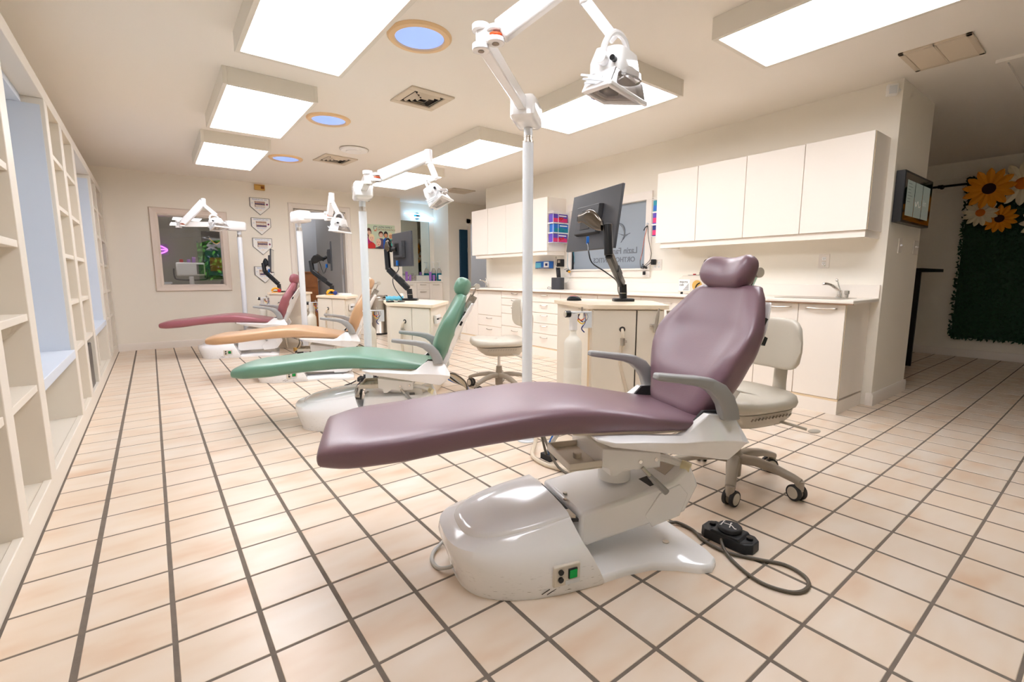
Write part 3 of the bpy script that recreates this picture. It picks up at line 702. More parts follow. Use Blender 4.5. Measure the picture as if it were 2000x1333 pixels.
def make_chair():
    root = thing('treatment_chair', '', 'dental chair')
    # --- base (own frame, on the floor)
    out = []
    N = 44
    def outline(a_, ue, sc, u0=-.23):
        pts = []
        for k in range(N):
            t = pi/2+pi*k/(N-1)
            pts.append((u0+(ue)*sgp(cos(t), .72)*sc, a_*sgp(sin(t), .72)*sc))
        return pts
    rings = []
    for (z, hw, lu, nu) in ((0, .252, .445, -.2), (.012, .256, .447, -.196), (.05, .255, .446, -.212), (.10, .247, .438, -.236), (.13, .238, .430, -.252), (.155, .223, .412, -.266)):
        rings.append([(max(-9, nu+lu*sgp(cos(pi/2+pi*k/(N-1)), .68)), hw*sgp(sin(pi/2+pi*k/(N-1)), .68), z) for k in range(N)])
    def ztop(u): return .168+.05*max(0, (u+.66)/.37)
    for sc, dz in ((.94, 0), (.90, .006)):
        r = []
        for k in range(N):
            t = pi/2+pi*k/(N-1); u = -.285+.375*sc*sgp(cos(t), .68); v = .196*sc*sgp(sin(t), .68)
            r.append((u, v, ztop(u)+dz-.008))
        rings.append(r)
    obj('base_cover', B().loft(rings), M['scuff'], root, smooth=50)
    lid = []
    for sc, dz in ((.905, -.004), (.9, .003), (.84, .010), (.6, .016), (.3, .019), (.02, .02)):
        r = []
        for k in range(N):
            t = pi/2+pi*k/(N-1); u = -.288+.375*sc*sgp(cos(t), .68); v = .196*min(sc, .9)*sgp(sin(t), .68) if sc > .85 else .196*sc*sgp(sin(t), .68)
            r.append((u, v, ztop(u)+dz))
        lid.append(r)
    obj('cover_lid', B().loft(lid), M['white'], root, smooth=60)
    # floor plate flaring toward the head end
    top = [(-.21, .25), (-.1, .243), (0, .25), (.08, .285), (.14, .325), (.185, .335), (.225, .31), (.235, .26)]
    pl = top+[(u, -v) for u, v in top[::-1]]
    b = B(); b.loft([[(u, v, z) for u, v in [(uu*1, vv*s_) for uu, vv in pl]] for z, s_ in ((0, 1), (.014, 1), (.024, .985), (.028, .96))])
    obj('floor_plate', b, M['white'], root, smooth=50)
    obj('floor_bolt', B().cyl((.13, -.16, .028), (.13, -.16, .031), .012), M['nickel'], root)
    obj('hinge_gap', B().prism([(-.30, .19), (-.245, .185), (-.245, .196), (-.30, .2055)], -.163, .163, 'y'), M['rubber'], root)
    obj('hinge', B().cyl((-.272, -.15, .196), (-.272, .15, .196), .012).box(-.292, -.255, -.16, -.11, .185, .208).box(-.292, -.255, .11, .16, .185, .208), M['nickel'], root)
    P = [(-.02, .045), (.26+.0, .135), (.53, .185), (.53, .15), (.485, .105), (.43, .01), (.06, -.105), (-.02, -.06)]
    P = [(.03, .034), (.2, .055), (.42, .09), (.50, .145), (.545, .055), (.485, -.045), (.06, -.09), (.03, -.075)]
    arm = obj('lift_arm', B().prism(P, -.152, .152, 'y'), M['white'], root, bevel=.014, seg=3, loc=(-.262, 0, .168))
    obj('side_cover', B().prism([(.30, -.02), (.36, .055), (.45, .075), (.49, .03), (.455, -.05), (.33, -.07)], -.156, -.151, 'y'), M['white'], arm, bevel=.003)
    obj('screw', B().cyl((.03, -.04, .036), (.031, -.04, .041), .008).cyl((.05, .0, .039), (.05, 0, .044), .008), M['nickel'], arm)
    obj('slot', B().prism([(.30, .0695), (.37, .0815), (.37, .0825), (.30, .0705)], -.13, -.06, 'y'), M['black'], arm)
    obj('rating_label', B().prism([(.425, .0935), (.485, .138), (.485, .1395), (.425, .095)], -.10, .05, 'y'), M['nickel'], arm)
    sp = obj('switch_panel', B().box(-.05, .045, -.012, 0, -.035, .035), M['beige'], root, bevel=.003, loc=(-.335, -.2475, .072), rot=(R(2), 0, 0))
    obj('rocker_switch', B().box(0, .032, -.018, -.012, -.012, .022), M['black'], sp, bevel=.002)
    obj('rocker_switch', B().box(.003, .029, -.021, -.018, -.009, .019), M['grn'], sp, bevel=.002)
    obj('fuse_socket', B().cyl((-.026, -.012, .016), (-.026, -.018, .016), .009), M['black'], sp)
    obj('fuse_socket', B().cyl((-.026, -.012, -.01), (-.026, -.018, -.01), .009), M['black'], sp)
    obj('recess', B().box(-.008, .042, -.0135, -.012, -.033, -.018), M['pole'], sp)
    obj('scuff_mark', B().box(-.1, -.07, -.0045, -.003, -.018, -.0155).box(-.085, -.05, -.0045, -.003, -.03, -.028), M['rubber'], sp, rot=(0, R(-22), 0))
    # --- seat group (rotated on the swivel)
    S = []
    def sobj(*a, **k): o = obj(*a, **k); S.append(o); return o
    sobj('swivel_post', B().cyl((.0, 0, .24), (0, 0, .345), .062, 24).cyl((0, 0, .3), (0, 0, .33), .09, 24), M['whitem'], root)
    sobj('seat_bracket', B().prism([(-.12, .415), (.115, .375), (.115, .318), (.03, .318), (-.03, .328), (-.06, .306), (-.085, .306), (-.09, .335), (-.12, .345)], -.135, .135, 'y'), M['whitem'], root, bevel=.004)
    sobj('screw', B().cyl((.03, -.1352, .35), (.03, -.139, .35), .007, 12).cyl((.095, -.1352, .352), (.095, -.139, .352), .007, 12), M['chrome'], root)
    tr = B().box(-.245, -.12, -.135, .09, .343, .349).box(-.245, -.12, -.135, -.127, .349, .372).box(-.245, -.12, .082, .09, .349, .372).box(-.245, -.237, -.127, .082, .349, .372).cyl((-.17, -.03, .349), (-.17, -.03, .368), .016)
    sobj('tray', tr, M['beige'], root, bevel=.002)
    sobj('rear_tube', B().tube([(.05, -.06, .335), (.15, -.075, .33), (.24, -.09, .30)], .014, 10), M['whitem'], root)
    sobj('end_cap', B().cyl((.23, -.10, .302), (.252, -.125, .296), .019), M['cream'], root)
    lv = sobj('lever', B().cyl((.035, -.142, .33), (.065, -.155, .295), .007), M['nickel'], root)
    obj('grip', B().tube([(.06, -.153, .30), (.09, -.165, .268), (.118, -.176, .24)], [.010, .012, .012], 10), M['greyp'], lv)
    sobj('seat_pan', B().prism([H(u, 0, z)[::2] for u, z in ((-.26, .446), (.02, .43), (.3, .41), (.3, .385), (-.06, .40), (-.26, .42))], -.14, .14, 'y'), M['beige'], root, bevel=.004)
    cu = sobj('seat_cushion', seat_cushion(), None, root, smooth=180)
    bk = sobj('backrest', backrest(), None, root, smooth=180)
    hr = sobj('headrest', headrest(), None, root, smooth=180)
    sobj('back_shell', backrest(.012, .84, -.09, False, s1=.95), M['white'], root, smooth=180)
    br = B()
    p, q = H(.615, 0, .93), H(.655, 0, 1.035)
    br.bar(H(.57, -.0, .86), H(.628, 0, .955), .055, .01, (0, 1, 0))
    for sg in (-1, 1): br.bar((p[0]-.01, sg*.026, p[2]), (q[0], sg*.026, q[2]), .007, .018, (0, 1, 0))
    hb = sobj('headrest_bracket', br, M['chrome'], root)
    obj('pivot_disc', B().cyl((q[0], -.04, q[2]-.004), (q[0], .04, q[2]-.004), .02), M['stoolp'], hb)
    obj('pivot_disc', B().cyl((p[0]-.008, -.036, p[2]), (p[0]-.008, .036, p[2]), .016), M['nickel'], hb)
    obj('mount_plate', B().bar((q[0], 0, q[2]), (q[0]-.05, 0, q[2]-.012), .06, .008), M['nickel'], hb)
    for sg in (-1, 1):
        s_ = sobj('side_shell', side_shell(sg), M['white'], root, bevel=.004, smooth=25)
        a_ = sobj('armrest', armrest(sg), M['greyp'], root, bevel=.004, smooth=40)
        sobj('hinge_plate', B().prism([H(u, 0, z)[::2] for u, z in ((.2, .44), (.255, .495), (.36, .49), (.37, .43), (.3, .40))], sg*.205, sg*.195, 'y'), M['rubber'], root)
        sobj('back_strap', B().bar(H(.36, sg*.17, .42), H(.43, sg*.2, .56), .03, .008, (0, 1, 0)), M['white'], root)
    for k, (z1, z2) in enumerate(((.80, .83), (.86, .89))):
        pass
    sobj('adjuster_button', B().bar(H(.505, -.235, .745), H(.52, -.232, .775), .014, .012, (0, 1, 0)).bar(H(.535, -.205, .815), H(.55, -.20, .845), .014, .012, (0, 1, 0)), M['black'], root)
    return root, S, (cu, bk, hr), arm
root0, S0, pads, arm0 = make_chair()
CH = [('purple', 1.6115, -.3625, 16, 21.0, 0, 0, 0, 'plum purple treatment chair in the foreground, nearest the viewpoint'),
      ('green', 1.600, 1.652, 22, 29.3, -.095, .019, -.17, 'green treatment chair, second in the row, behind the plum one'),
      ('tan', 1.645, 3.652, 14, 20.0, -.09, .010, -.16, 'tan treatment chair, third in the row, behind the green one'),
      ('red', 1.315, 5.451, 12, 17.7, -.051, .020, -.09, 'rose red treatment chair farthest back near the far wall')]
for idx, (cn, x, y, tb_, ts, dz, tilt, aa, lb) in enumerate(CH):
    r = root0 if idx == 0 else copy_tree(root0)
    r.location = (x, y, 0); r.rotation_euler = (0, 0, -R(tb_)); tag(r, lb, 'dental chair', 'treatment chairs in a row')
    for o in kids(r):
        nm = o.name.split('.')[0]
        src = nm in ('swivel_post', 'seat_bracket', 'screw', 'tray', 'rear_tube', 'end_cap', 'lever', 'seat_pan', 'seat_cushion', 'backrest', 'headrest', 'back_shell', 'headrest_bracket', 'side_shell', 'armrest', 'hinge_plate', 'back_strap', 'adjuster_button')
        if src:
            rz = -R(ts-tb_)
            zc = .50
            mtx = Matrix.Rotation(rz, 4, 'Z') @ Matrix.Translation((0, 0, zc+dz)) @ Matrix.Rotation(-tilt, 4, 'Y') @ Matrix.Translation((0, 0, -zc))
            o.location = mtx.translation; o.rotation_euler = mtx.to_euler()
            if nm == 'swivel_post' and dz < 0: o.scale = (1, 1, 1)
        if nm == 'lift_arm': o.rotation_euler = (0, -aa, 0)
        if cn == 'tan' and not src: o.location.y += -.16; o.location.x += .03
        if nm in ('seat_cushion', 'backrest', 'headrest'):
            if idx: o.data = o.data.copy()
            o.data.materials.clear(); o.data.materials.append(VIN[cn])
# power cord of the near chair
pc_ = B().tube([(1.075, -.02, .03), (1.03, -.03, .012), (.985, -.055, .008), (.955, -.1, .008), (.952, -.15, .008), (.97, -.185, .02), (.982, -.2, .03)], .007, 8)
mi = Matrix.Rotation(R(16), 4, 'Z') @ Matrix.Translation((-1.6115, .3625, 0))
pc_.v = [tuple(mi @ Vector(p)) for p in pc_.v]; obj('power_cord', pc_, M['cablew'], root0)
# floor hoses behind the near chair
t = thing('floor_hoses', 'bundle of hoses rising from the floor behind the plum chair leg rest', 'hoses')
obj('junction_box', B().box(1.90, 1.985, .33, .41, 0, .035), M['rubber'], t, bevel=.004)
obj('hose', B().tube([(2.03, .60, .14), (2.0, .57, .03), (1.93, .51, .013), (1.86, .42, .013), (1.845, .30, .013), (1.88, .18, .013), (1.93, .05, .013), (1.95, -.08, .013)], .012, 8), M['cablel'], t)
obj('hose', B().tube([(1.93, .38, .03), (1.92, .34, .1), (1.9, .25, .2), (1.87, .1, .3)], .013, 8), M['cablew'], t)
obj('tube', B().tube([(1.925, .36, .03), (1.9, .34, .1), (1.93, .3, .2), (1.9, .15, .3)], .005, 6), M['cableb'], t)
obj('cable', B().tube([(1.80, .42, .42), (1.83, .33, .22), (1.84, .22, .05), (1.86, .12, .01), (1.9, .05, .01)], .007, 8), M['cable'], t)
obj('cable', B().tube([(1.84, .44, .42), (1.86, .38, .22), (1.90, .36, .04)], .007, 8), M['cable'], t)

# ------------------------------------------------------------------ foot controls
def foot_pedal(x, y, a, label, cord=None, s=1):
    t = thing('foot_control', label, 'foot pedal', (x, y, 0), a, 'black foot controls on the floor')
    w, l = .047*s, .1*s; c = .022*s
    P = [(-w, -l+c), (-w+c, -l), (w-c, -l), (w, -l+c), (w, l-c), (w-c, l), (-w+c, l), (-w, l-c)]
    obj('housing', B().loft([[(u, v, z) for u, v in [(p[0]*k, p[1]*k) for p in P]] for z, k in ((0, 1), (.034*s, .985), (.037*s, .96))]), M['blackm'], t, bevel=.002)
    obj('saddle', B().loft([[(u, v, z) for u, v in ((-w*.93, -l*k), (w*.93, -l*k), (w*.93, l*k), (-w*.93, l*k))] for z, k in ((.034*s, .62), (.046*s, .5))]), M['blackm'], t, bevel=.003)
    d = obj('disc_pedal', B().lathe([(.001, .048), (.040, .048), (.043, .051), (.043, .062), (.040, .065), (.001, .066)], n=32), M['blackm'], t)
    d.scale = (s, s, s)
    ic = B()
    for p, q in (((-.012, -.022), (.004, -.002)), ((.004, -.002), (.0, .024)), ((-.018, -.006), (.016, .004)), ((-.02, .026), (.012, .03))):
        ic.bar((p[0]*s, p[1]*s, .0665*s), (q[0]*s, q[1]*s, .0665*s), .0035*s, .001)
    for cx_, cy_ in ((-.014, -.026), (-.022, .026), (.018, .004), (.014, .03)): ic.add([(cx_*s, (cy_-.005)*s, .067*s), ((cx_+.006)*s, cy_*s, .067*s), ((cx_-.004)*s, (cy_+.004)*s, .067*s)], [(0, 1, 2)])
    obj('symbol', ic, M['paper'], t, smooth=0)
    for sg in (-1, 1):
        obj('button', B().lathe([(.001, .036*s), (.012*s, .036*s), (.012*s, .046*s), (.001, .047*s)], (0.008*s, sg*.072*s, 0), 16), M['black'], t)
        obj('seam', B().bar((-w*.95, sg*.062*s, .0375*s), (-.01, sg*.09*s, .0375*s), .002, .001), M['black'], t)
    return t
fp1 = foot_pedal(1.932, -.670, R(3), 'black foot control with white chair symbol on the floor right of the plum chair base')
fp2 = foot_pedal(1.86, 2.96, R(60), 'round-topped black foot control on the floor behind the green leg rest')
foot_pedal(1.78, 5.12, R(80), 'black foot control lying on the floor behind the tan leg rest')
pc_ = B().tube([(1.78, -.42, .012), (1.858, -.461, .01), (1.884, -.48, .009), (1.884, -.543, .007), (1.85, -.612, .007), (1.84, -.685, .007), (1.855, -.738, .007), (1.896, -.809, .007), (1.932, -.871, .007), (1.922, -.934, .007), (1.885, -.967, .007), (1.831, -.97, .007), (1.791, -.945, .007), (1.767, -.883, .007), (1.777, -.818, .007), (1.811, -.745, .008), (1.843, -.70, .012), (1.878, -.668, .02), (1.889, -.665, .022)], .0062, 8)
mi = Matrix.Rotation(-R(3), 4, 'Z') @ Matrix.Translation((-1.932, .670, 0))
pc_.v = [tuple(mi @ Vector(p)) for p in pc_.v]; obj('cord', pc_, M['cable'], fp1)
pc_ = B().tube([(1.28, 3.10, .02), (1.22, 3.0, .006), (1.13, 2.95, .006), (1.1, 3.02, .006), (1.18, 3.08, .006), (1.24, 3.12, .015)], .006, 8)
mi = Matrix.Rotation(-R(60), 4, 'Z') @ Matrix.Translation((-1.86, -2.96, 0)) @ Matrix.Translation((.50, -.16, 0))
pc_.v = [tuple(mi @ Vector(p)) for p in pc_.v]; obj('cord', pc_, M['black'], fp2)

# ------------------------------------------------------------------ overhead lamps on floor poles
def exam_lamp(base, H0, J, E, D, Hd, az, tilt, label, rpole=.031, hs=1.04):
    t = thing('exam_lamp', label, 'exam lamp', (base[0], base[1], 0), 0, 'exam lamps on white poles')
    o = Vector((base[0], base[1], 0))
    j, e, dd, h = [Vector(p)-o for p in (J, E, D, Hd)]
    obj('pole', B().cyl((0, 0, .012), (0, 0, H0-.03), rpole, 32), M['pole'], t)
    obj('floor_flange', B().lathe([(.06, 0), (.06, .006), (.045, .012), (.034, .04), (.031, .04)], n=28), M['pole'], t)
    obj('collar', B().lathe([(rpole+.001, H0-.04), (rpole+.001, H0-.03), (.025, H0-.028), (.025, H0+.06)], n=24).cyl((0, 0, H0-.01), (0, 0, H0-.004), .0275), M['nickel'], t)
    obj('neck', B().cyl((0, 0, H0-.002), (0, 0, H0+.06), .0255, 24), M['pole'], t)
    ang = math.atan2(j.y, j.x)
    hb = B(); hb.loft([[((x+.055)*cos(ang)-y*sin(ang), (x+.055)*sin(ang)+y*cos(ang), H0+z) for x, y in srect(a, b_, .3, 32)] for z, a, b_ in ((.042, .06, .035), (.048, .118, .062), (.062, .132, .072), (.15, .132, .072), (.166, .12, .062), (.168, .05, .03))])
    obj('swivel_housing', hb, M['white'], t, smooth=45)
    # first arm (horizontal) and joint
    a0 = Vector((0, 0, H0+.125)); dj = (j-a0).normalized()
    obj('lower_arm', B().bar(a0+dj*.15, j-dj*.03, .048, .066), M['white'], t, bevel=.006)
    ob = B(); s_ = dj.cross(Vector((0, 0, 1))).normalized()
    for k in (-1, 1): ob.cyl(j+Vector((0, 0, .034*k-.012))-dj*.02, j+Vector((0, 0, .034*k+.012))-dj*.02, .034, 20)
    ob.cyl(j+Vector((0, 0, -.03))-dj*.02, j+Vector((0, 0, .03))-dj*.02, .02)
    obj('elbow_joint', ob, M['white'], t, bevel=.003)
    de = Vector((e.x-j.x, e.y-j.y, 0)); 
    ob = B(); k0 = j+de.normalized()*.06
    for k in (-1, 1): ob.cyl(k0+Vector((0, 0, .02*k-.009)), k0+Vector((0, 0, .02*k+.009)), .034, 20)
    ob.bar(j-dj*.02, k0, .04, .05)
    obj('elbow_joint', ob, M['white'], t, bevel=.003)
    obj('pivot_screw', B().cyl(k0+Vector((0, 0, -.0305)), k0+Vector((0, 0, -.028)), .014).cyl(j-dj*.02+Vector((0, 0, -.048)), j-dj*.02+Vector((0, 0, -.045)), .012), M['darkch'], t)
    obj('accent_ring', B().cyl(k0+Vector((0, 0, -.0025)), k0+Vector((0, 0, .0025)), .026), M['orange'], t)
    u = (e-k0).normalized()
    obj('upper_arm', B().bar(k0+u*.02, e, .05, .078), M['white'], t, bevel=.008)
    obj('end_joint', B().cyl(e+Vector((0, 0, .04)), e-Vector((0, 0, .06)), .026, 20), M['white'], t, bevel=.004)
    obj('drop_arm', B().cyl(e-Vector((0, 0, .05)), dd+Vector((0, 0, .02)), .022, 16).bar(dd+Vector((0, 0, .03)), h+Vector((0, 0, .115*hs)), .028, .036), M['white'], t, bevel=.005)
    # head
    rot = Euler((tilt, 0, az)).to_matrix().to_4x4() @ Matrix.Scale(hs, 4); TT = Matrix.Translation(h) @ rot
    def hobj(nm, b, mt, **k):
        b.v = [tuple(TT @ Vector(p)) for p in b.v]; return obj(nm, b, mt, t, **k)
    yk = B().tube([(-.072, 0, .03), (-.075, 0, .07), (-.045, 0, .112), (0, 0, .125), (.045, 0, .112), (.075, 0, .07), (.072, 0, .03)], .009, 8)
    hobj('yoke', yk, M['white'])
    hobj('pivot_knob', B().cyl((-.092, 0, .035), (-.06, 0, .035), .019), M['white'], bevel=.002)
    hobj('pivot_knob', B().cyl((.06, 0, .035), (.092, 0, .035), .019), M['white'], bevel=.002)
    hobj('lamp_body', B().loft([[(x, y, z) for x, y in srect(a, b_, .4, 24)] for z, a, b_ in ((.078, .04, .03), (.072, .06, .048), (.03, .068, .06), (0, .064, .058))]), M['white'], smooth=45)
    hobj('reflector_dome', B().lathe([(.056, -.004), (.052, .014), (.03, .03), (.001, .036)], (0, -.035, -.006)), M['clear'])
    cage = B()
    O1 = [(-.118, -.062), (-.07, .066), (.07, .066), (.118, -.062)]; I1 = [(-.095, -.048), (-.052, .050), (.052, .05), (.095, -.048)]
    vs_ = [(x, y, -.052) for x, y in O1]+[(x, y, -.055) for x, y in I1]+[(x*.72, y*.9, .004) for x, y in O1]+[(x*.66, y*.85, -.002) for x, y in I1]
    fs = []
    for i in range(4):
        q = (i+1) % 4; fs += [(i, q, 4+q, 4+i), (8+i, 8+q, 12+q, 12+i)]
        if i != 3: fs += [(i, q, 8+q, 8+i), (4+i, 4+q, 12+q, 12+i)]
    fs.append((8, 9, 10, 11))
    cage.bar((-.118, -.062, -.049), (.118, -.062, -.049), .012, .014)
    cage.add(vs_, fs)
    hobj('shade', cage, M['white'], bevel=.004)
    for k in range(4):
        hobj('cooling_rib', B().bar((-.088+.012*k-.012, .052, -.012-.008*k), (-.11+.012*k, -.03, -.03-.005*k), .004, .006), M['pole'], smooth=0)
    hobj('lens', B().add([(x*1.02, y*1.02, -.046) for x, y in I1]+[(x*1.02, y*1.02, -.043) for x, y in I1], [(0, 1, 2, 3), (7, 6, 5, 4), (0, 1, 5, 4), (1, 2, 6, 5), (2, 3, 7, 6), (3, 0, 4, 7)]), M['clear'], smooth=0)
    hobj('front_window', B().add([(-.112, -.061, -.048), (.112, -.061, -.048), (.08, -.055, .002), (-.08, -.055, .002), (-.112, -.059, -.048), (.112, -.059, -.048), (.08, -.053, .002), (-.08, -.053, .002)], [(0, 1, 2, 3), (7, 6, 5, 4), (0, 1, 5, 4), (1, 2, 6, 5), (2, 3, 7, 6), (3, 0, 4, 7)]), M['clear'], smooth=0)
    hobj('bulb_shield', B().box(-.026, .026, -.012, .03, -.04, -.022), M['darkch'], bevel=.004)
    hobj('knob', B().cyl((-.062, -.035, .03), (-.088, -.04, .028), .008), M['black'])
    hobj('sticker', B().box(-.012, .012, .0645, .067, -.053, -.03), M['cableb'], smooth=0)
    return t
exam_lamp((2.03, .69), 1.815, (1.29, .07, 1.905), (1.59, -.175, 2.13), (1.592, -.18, 1.985), (1.635, -.285, 1.725), R(12), R(8), 'nearest exam lamp on the tall white pole, head above the plum chair', hs=1.17)
exam_lamp((1.633, 2.3), 1.57, (1.50, 1.80, 1.70), (1.865, 1.60, 1.86), (1.865, 1.60, 1.80), (1.885, 1.53, 1.57), R(42), R(-32), 'second exam lamp, tilted white head seen before the farthest right ceiling light')
exam_lamp((1.60, 4.2), 1.56, (1.72, 3.5, 1.62), (1.70, 3.3, 1.78), (1.70, 3.3, 1.72), (1.74, 3.25, 1.50), R(40), R(5), 'third exam lamp, in front of the doorway, above the tan chair')
exam_lamp((1.25, 5.98), 1.59, (.545, 5.68, 1.655), (.83, 5.55, 1.93), (.835, 5.55, 1.86), (.945, 5.45, 1.65), R(40), R(-20), 'farthest exam lamp, in front of the far wall window')

# hose bundles rising behind the far chairs' bases
for (x, y, lb) in ((2.14, 1.62, 'bundle of grey and beige hoses on the floor behind the green chair'), (2.12, 3.62, 'bundle of beige hoses on the floor behind the tan chair'), (1.78, 5.35, 'bundle of beige hoses on the floor behind the rose chair')):
    t = thing('hose_bundle', lb, 'hoses', (x, y, 0), 0, 'hose bundles behind the chairs')
    obj('floor_box', B().box(-.06, .05, -.06, .06, 0, .05), M['tan_u'], t, bevel=.004)
    for k in range(7):
        a = -.05+.017*k
        obj('hose', B().tube([(-.03+.01*k, a*.6, .05), (-.0+.012*k, a, .12), (-.02-.01*k, a*1.2, .2), (-.10-.012*k, a, .27), (-.16, a*.7, .285)], .007, 7), M[('cable', 'cablel', 'cablel', 'cablew', 'black', 'cablel', 'cableb')[k]], t)
# ------------------------------------------------------------------ workstations beside the chairs
def inset(P, d):
    n = len(P); c = Vector((sum(p[0] for p in P)/n, sum(p[1] for p in P)/n)); out = []
    for i in range(n):
        a, b, e = Vector(P[i-1]), Vector(P[i]), Vector(P[(i+1) % n])
        d1 = (b-a).normalized(); d2 = (e-b).normalized(); n1 = Vector((-d1.y, d1.x)); n2 = Vector((-d2.y, d2.x))
        if n1.dot(c-b) < 0: n1 = -n1
        if n2.dot(c-b) < 0: n2 = -n2
        m_ = (n1+n2); k = d/max(.35, m_.length**2/2)
        out.append(tuple(b+m_*k))
    return out
def rounded(P, r, n=4):
    out = []
    for i in range(len(P)):
        a, b, c = Vector(P[i-1]), Vector(P[i]), Vector(P[(i+1) % len(P)])
        p = b+(a-b).normalized()*r; q = b+(c-b).normalized()*r
        for k in range(n+1):
            t = k/n; out.append(tuple((p*(1-t)**2)+b*(2*t*(1-t))+q*t*t))
    return out
def workstation(P, Z, label, fi=0, gap=.62, right=True):
    # P[fi] -> P[fi+1] is the front edge; local origin at P[fi]
    O_ = Vector(P[fi]); t = thing('workstation', label, 'cabinet', (O_.x, O_.y, 0), 0, 'delivery workstations beside the chairs')
    Q = [(p[0]-O_.x, p[1]-O_.y) for p in P]
    obj('worktop', B().prism(rounded(Q, .03), Z-.026, Z, 'z'), M['maple'], t, bevel=.002)
    Bq = inset(Q, .028)
    obj('carcass', B().prism(Bq, .07, Z-.0262, 'z'), M['unitlam'], t)
    obj('plinth', B().prism(inset(Q, .06), 0, .0705, 'z'), M['unitlam'], t)
    a, c = Vector((*Bq[fi], 0)), Vector((*Bq[(fi+1) % len(Bq)], 0)); d = (c-a).normalized(); nf = Vector((d.y, -d.x, 0))
    if nf.dot(Vector((sum(p[0] for p in Bq)/len(Bq), sum(p[1] for p in Bq)/len(Bq), 0))-a) > 0: nf = -nf
    W_ = (c-a).length
    def fbox(u0, u1, z0, z1, n0, n1):
        b = B(); vs_ = []
        for nn in (n0, n1):
            for u, z in ((u0, z0), (u1, z0), (u1, z1), (u0, z1)):
                p = a+d*u+nf*nn; vs_.append((p.x, p.y, z))
        return b.add(vs_, [(0, 1, 2, 3), (7, 6, 5, 4), (0, 1, 5, 4), (1, 2, 6, 5), (2, 3, 7, 6), (3, 0, 4, 7)])
    g = W_*gap
    obj('door', fbox(.004, g-.004, .085, Z-.034, .001, .016), M['unitlam'], t, bevel=.0015)
    obj('door', fbox(g+.004, W_-.004, .085, Z-.034, .001, .016), M['unitlam'], t, bevel=.0015)
    obj('door_gap', fbox(g-.004, g+.004, .085, Z-.034, .0, .0025), M['gap'], t)
    hp = a+d*(g-.085)+nf*.0165; hz = Z-.15
    obj('hose_port', B().cyl((hp.x, hp.y, hz), (hp.x+nf.x*.003, hp.y+nf.y*.003, hz), .018, 20), M['rubber'], t)
    p = hp
    sh_ = obj('suction_hose', B().tube([(p.x+nf.x*.0, p.y+nf.y*.0, hz), tuple(Vector((p.x, p.y, hz-.02))+nf*.025), tuple(Vector((p.x, p.y, hz-.06))+nf*.03), tuple(Vector((p.x, p.y, hz-.2))+nf*.03-d*.01), tuple(Vector((p.x, p.y, hz-.36))+nf*.03+d*.03), tuple(Vector((p.x, p.y, hz-.52))+nf*.03+d*.07), tuple(Vector((p.x, p.y, max(.02, hz-.66)))+nf*.035+d*.09)], [.009, .010, .012, .011, .0115, .0115, .0115], 10), M['cablel'], t)
    obj('valve', B().cyl(tuple(Vector((p.x, p.y, hz-.05))+nf*.03), tuple(Vector((p.x, p.y, hz-.095))+nf*.031), .015).cyl(tuple(Vector((p.x, p.y, hz-.07))+nf*.03-d*.01), tuple(Vector((p.x, p.y, hz-.07))+nf*.03+d*.026), .008), M['nickel'], sh_)
    return t, a, d, nf, W_, O_
U1 = [(2.367, .499), (2.714, .169), (3.096, .574), (2.95, 1.122), (2.631, 1.121)]
u1, a1, e1, n1, W1, O1_ = workstation(U1, .842, 'near cream workstation carrying the black monitor arm and the red mouse', 0, .62)
U2 = [(1.843, 2.387), (2.007, 1.857), (2.449, 2.37), (2.36, 2.95), (2.02, 2.9)]
u2, a2, e2, n2, W2, O2_ = workstation(U2, .79, 'second cream workstation with a blue mask on top, behind the green chair', 0, .58)
U3 = [(1.811, 4.49), (1.987, 3.887), (2.25, 4.26), (2.3, 4.7), (2.1, 4.95)]
u3, a3, e3, n3, W3, O3_ = workstation(U3, .79, 'third cream workstation, beside the tan chair, with goggles on top', 0, .55)
U4 = [(1.51, 5.83), (1.91, 5.53), (2.12, 5.82), (2.08, 6.35), (1.74, 6.35)]
u4, a4_, e4, n4, W4, O4_ = workstation(U4, .795, 'farthest cream workstation between the rose chair and the far wall', 0, .5)
# instruments on each right side
def instruments(t, O_, P, z, n=6, nm='hose', panel=True):
    p, q = Vector((*P[1], 0)), Vector((*P[2], 0)); p -= Vector((O_.x, O_.y, 0)); q -= Vector((O_.x, O_.y, 0))
    d = (q-p).normalized(); n_ = Vector((d.y, -d.x, 0)); p += d*.04+n_*.0
    if panel:
        b = B(); c = p+d*.1+n_*-.012
        b.bar(tuple(c+Vector((0, 0, z-.13))), tuple(c+d*.16+Vector((0, 0, z-.13))), .022, .07)
        cp = obj('control_panel', b, M['whitem'], t, bevel=.002)
        for k in range(6):
            c2 = c+d*(.012+.026*k)+n_*.011+Vector((0, 0, z-.125)); obj('control_knob', B().cyl(tuple(c2), tuple(c2+n_*.012), .0065, 10), M['black' if k < 2 else 'nickel'], cp)
    hb = obj('instrument_bar', B().bar(tuple(p+n_*.03+Vector((0, 0, z-.26))), tuple(p+d*.24+n_*.03+Vector((0, 0, z-.22))), .05, .018), M['nickel'], t, bevel=.003)
    for k in range(n):
        s_ = p+d*(.02+.04*k)+n_*.05+Vector((0, 0, z-.26+.006*k))
        obj('handpiece', B().cyl(tuple(s_+Vector((0, 0, .05))+n_*.012), tuple(s_-Vector((0, 0, .05))), .008, 10, .011), M['nickel' if k % 2 else 'stoolp'], hb)
        e_ = s_-Vector((0, 0, .05)); w = .03*sin(k*2.1)
        obj(nm, B().tube([tuple(e_), tuple(e_+n_*.02-Vector((0, 0, .12))+d*w), tuple(e_+n_*.0-Vector((0, 0, .27))-d*w), tuple(e_-n_*.03-Vector((0, 0, .33))+d*.02), tuple(e_-n_*.045-Vector((0, 0, .26)))], .0062, 6), M['cablel' if k % 3 else 'cable'], t)
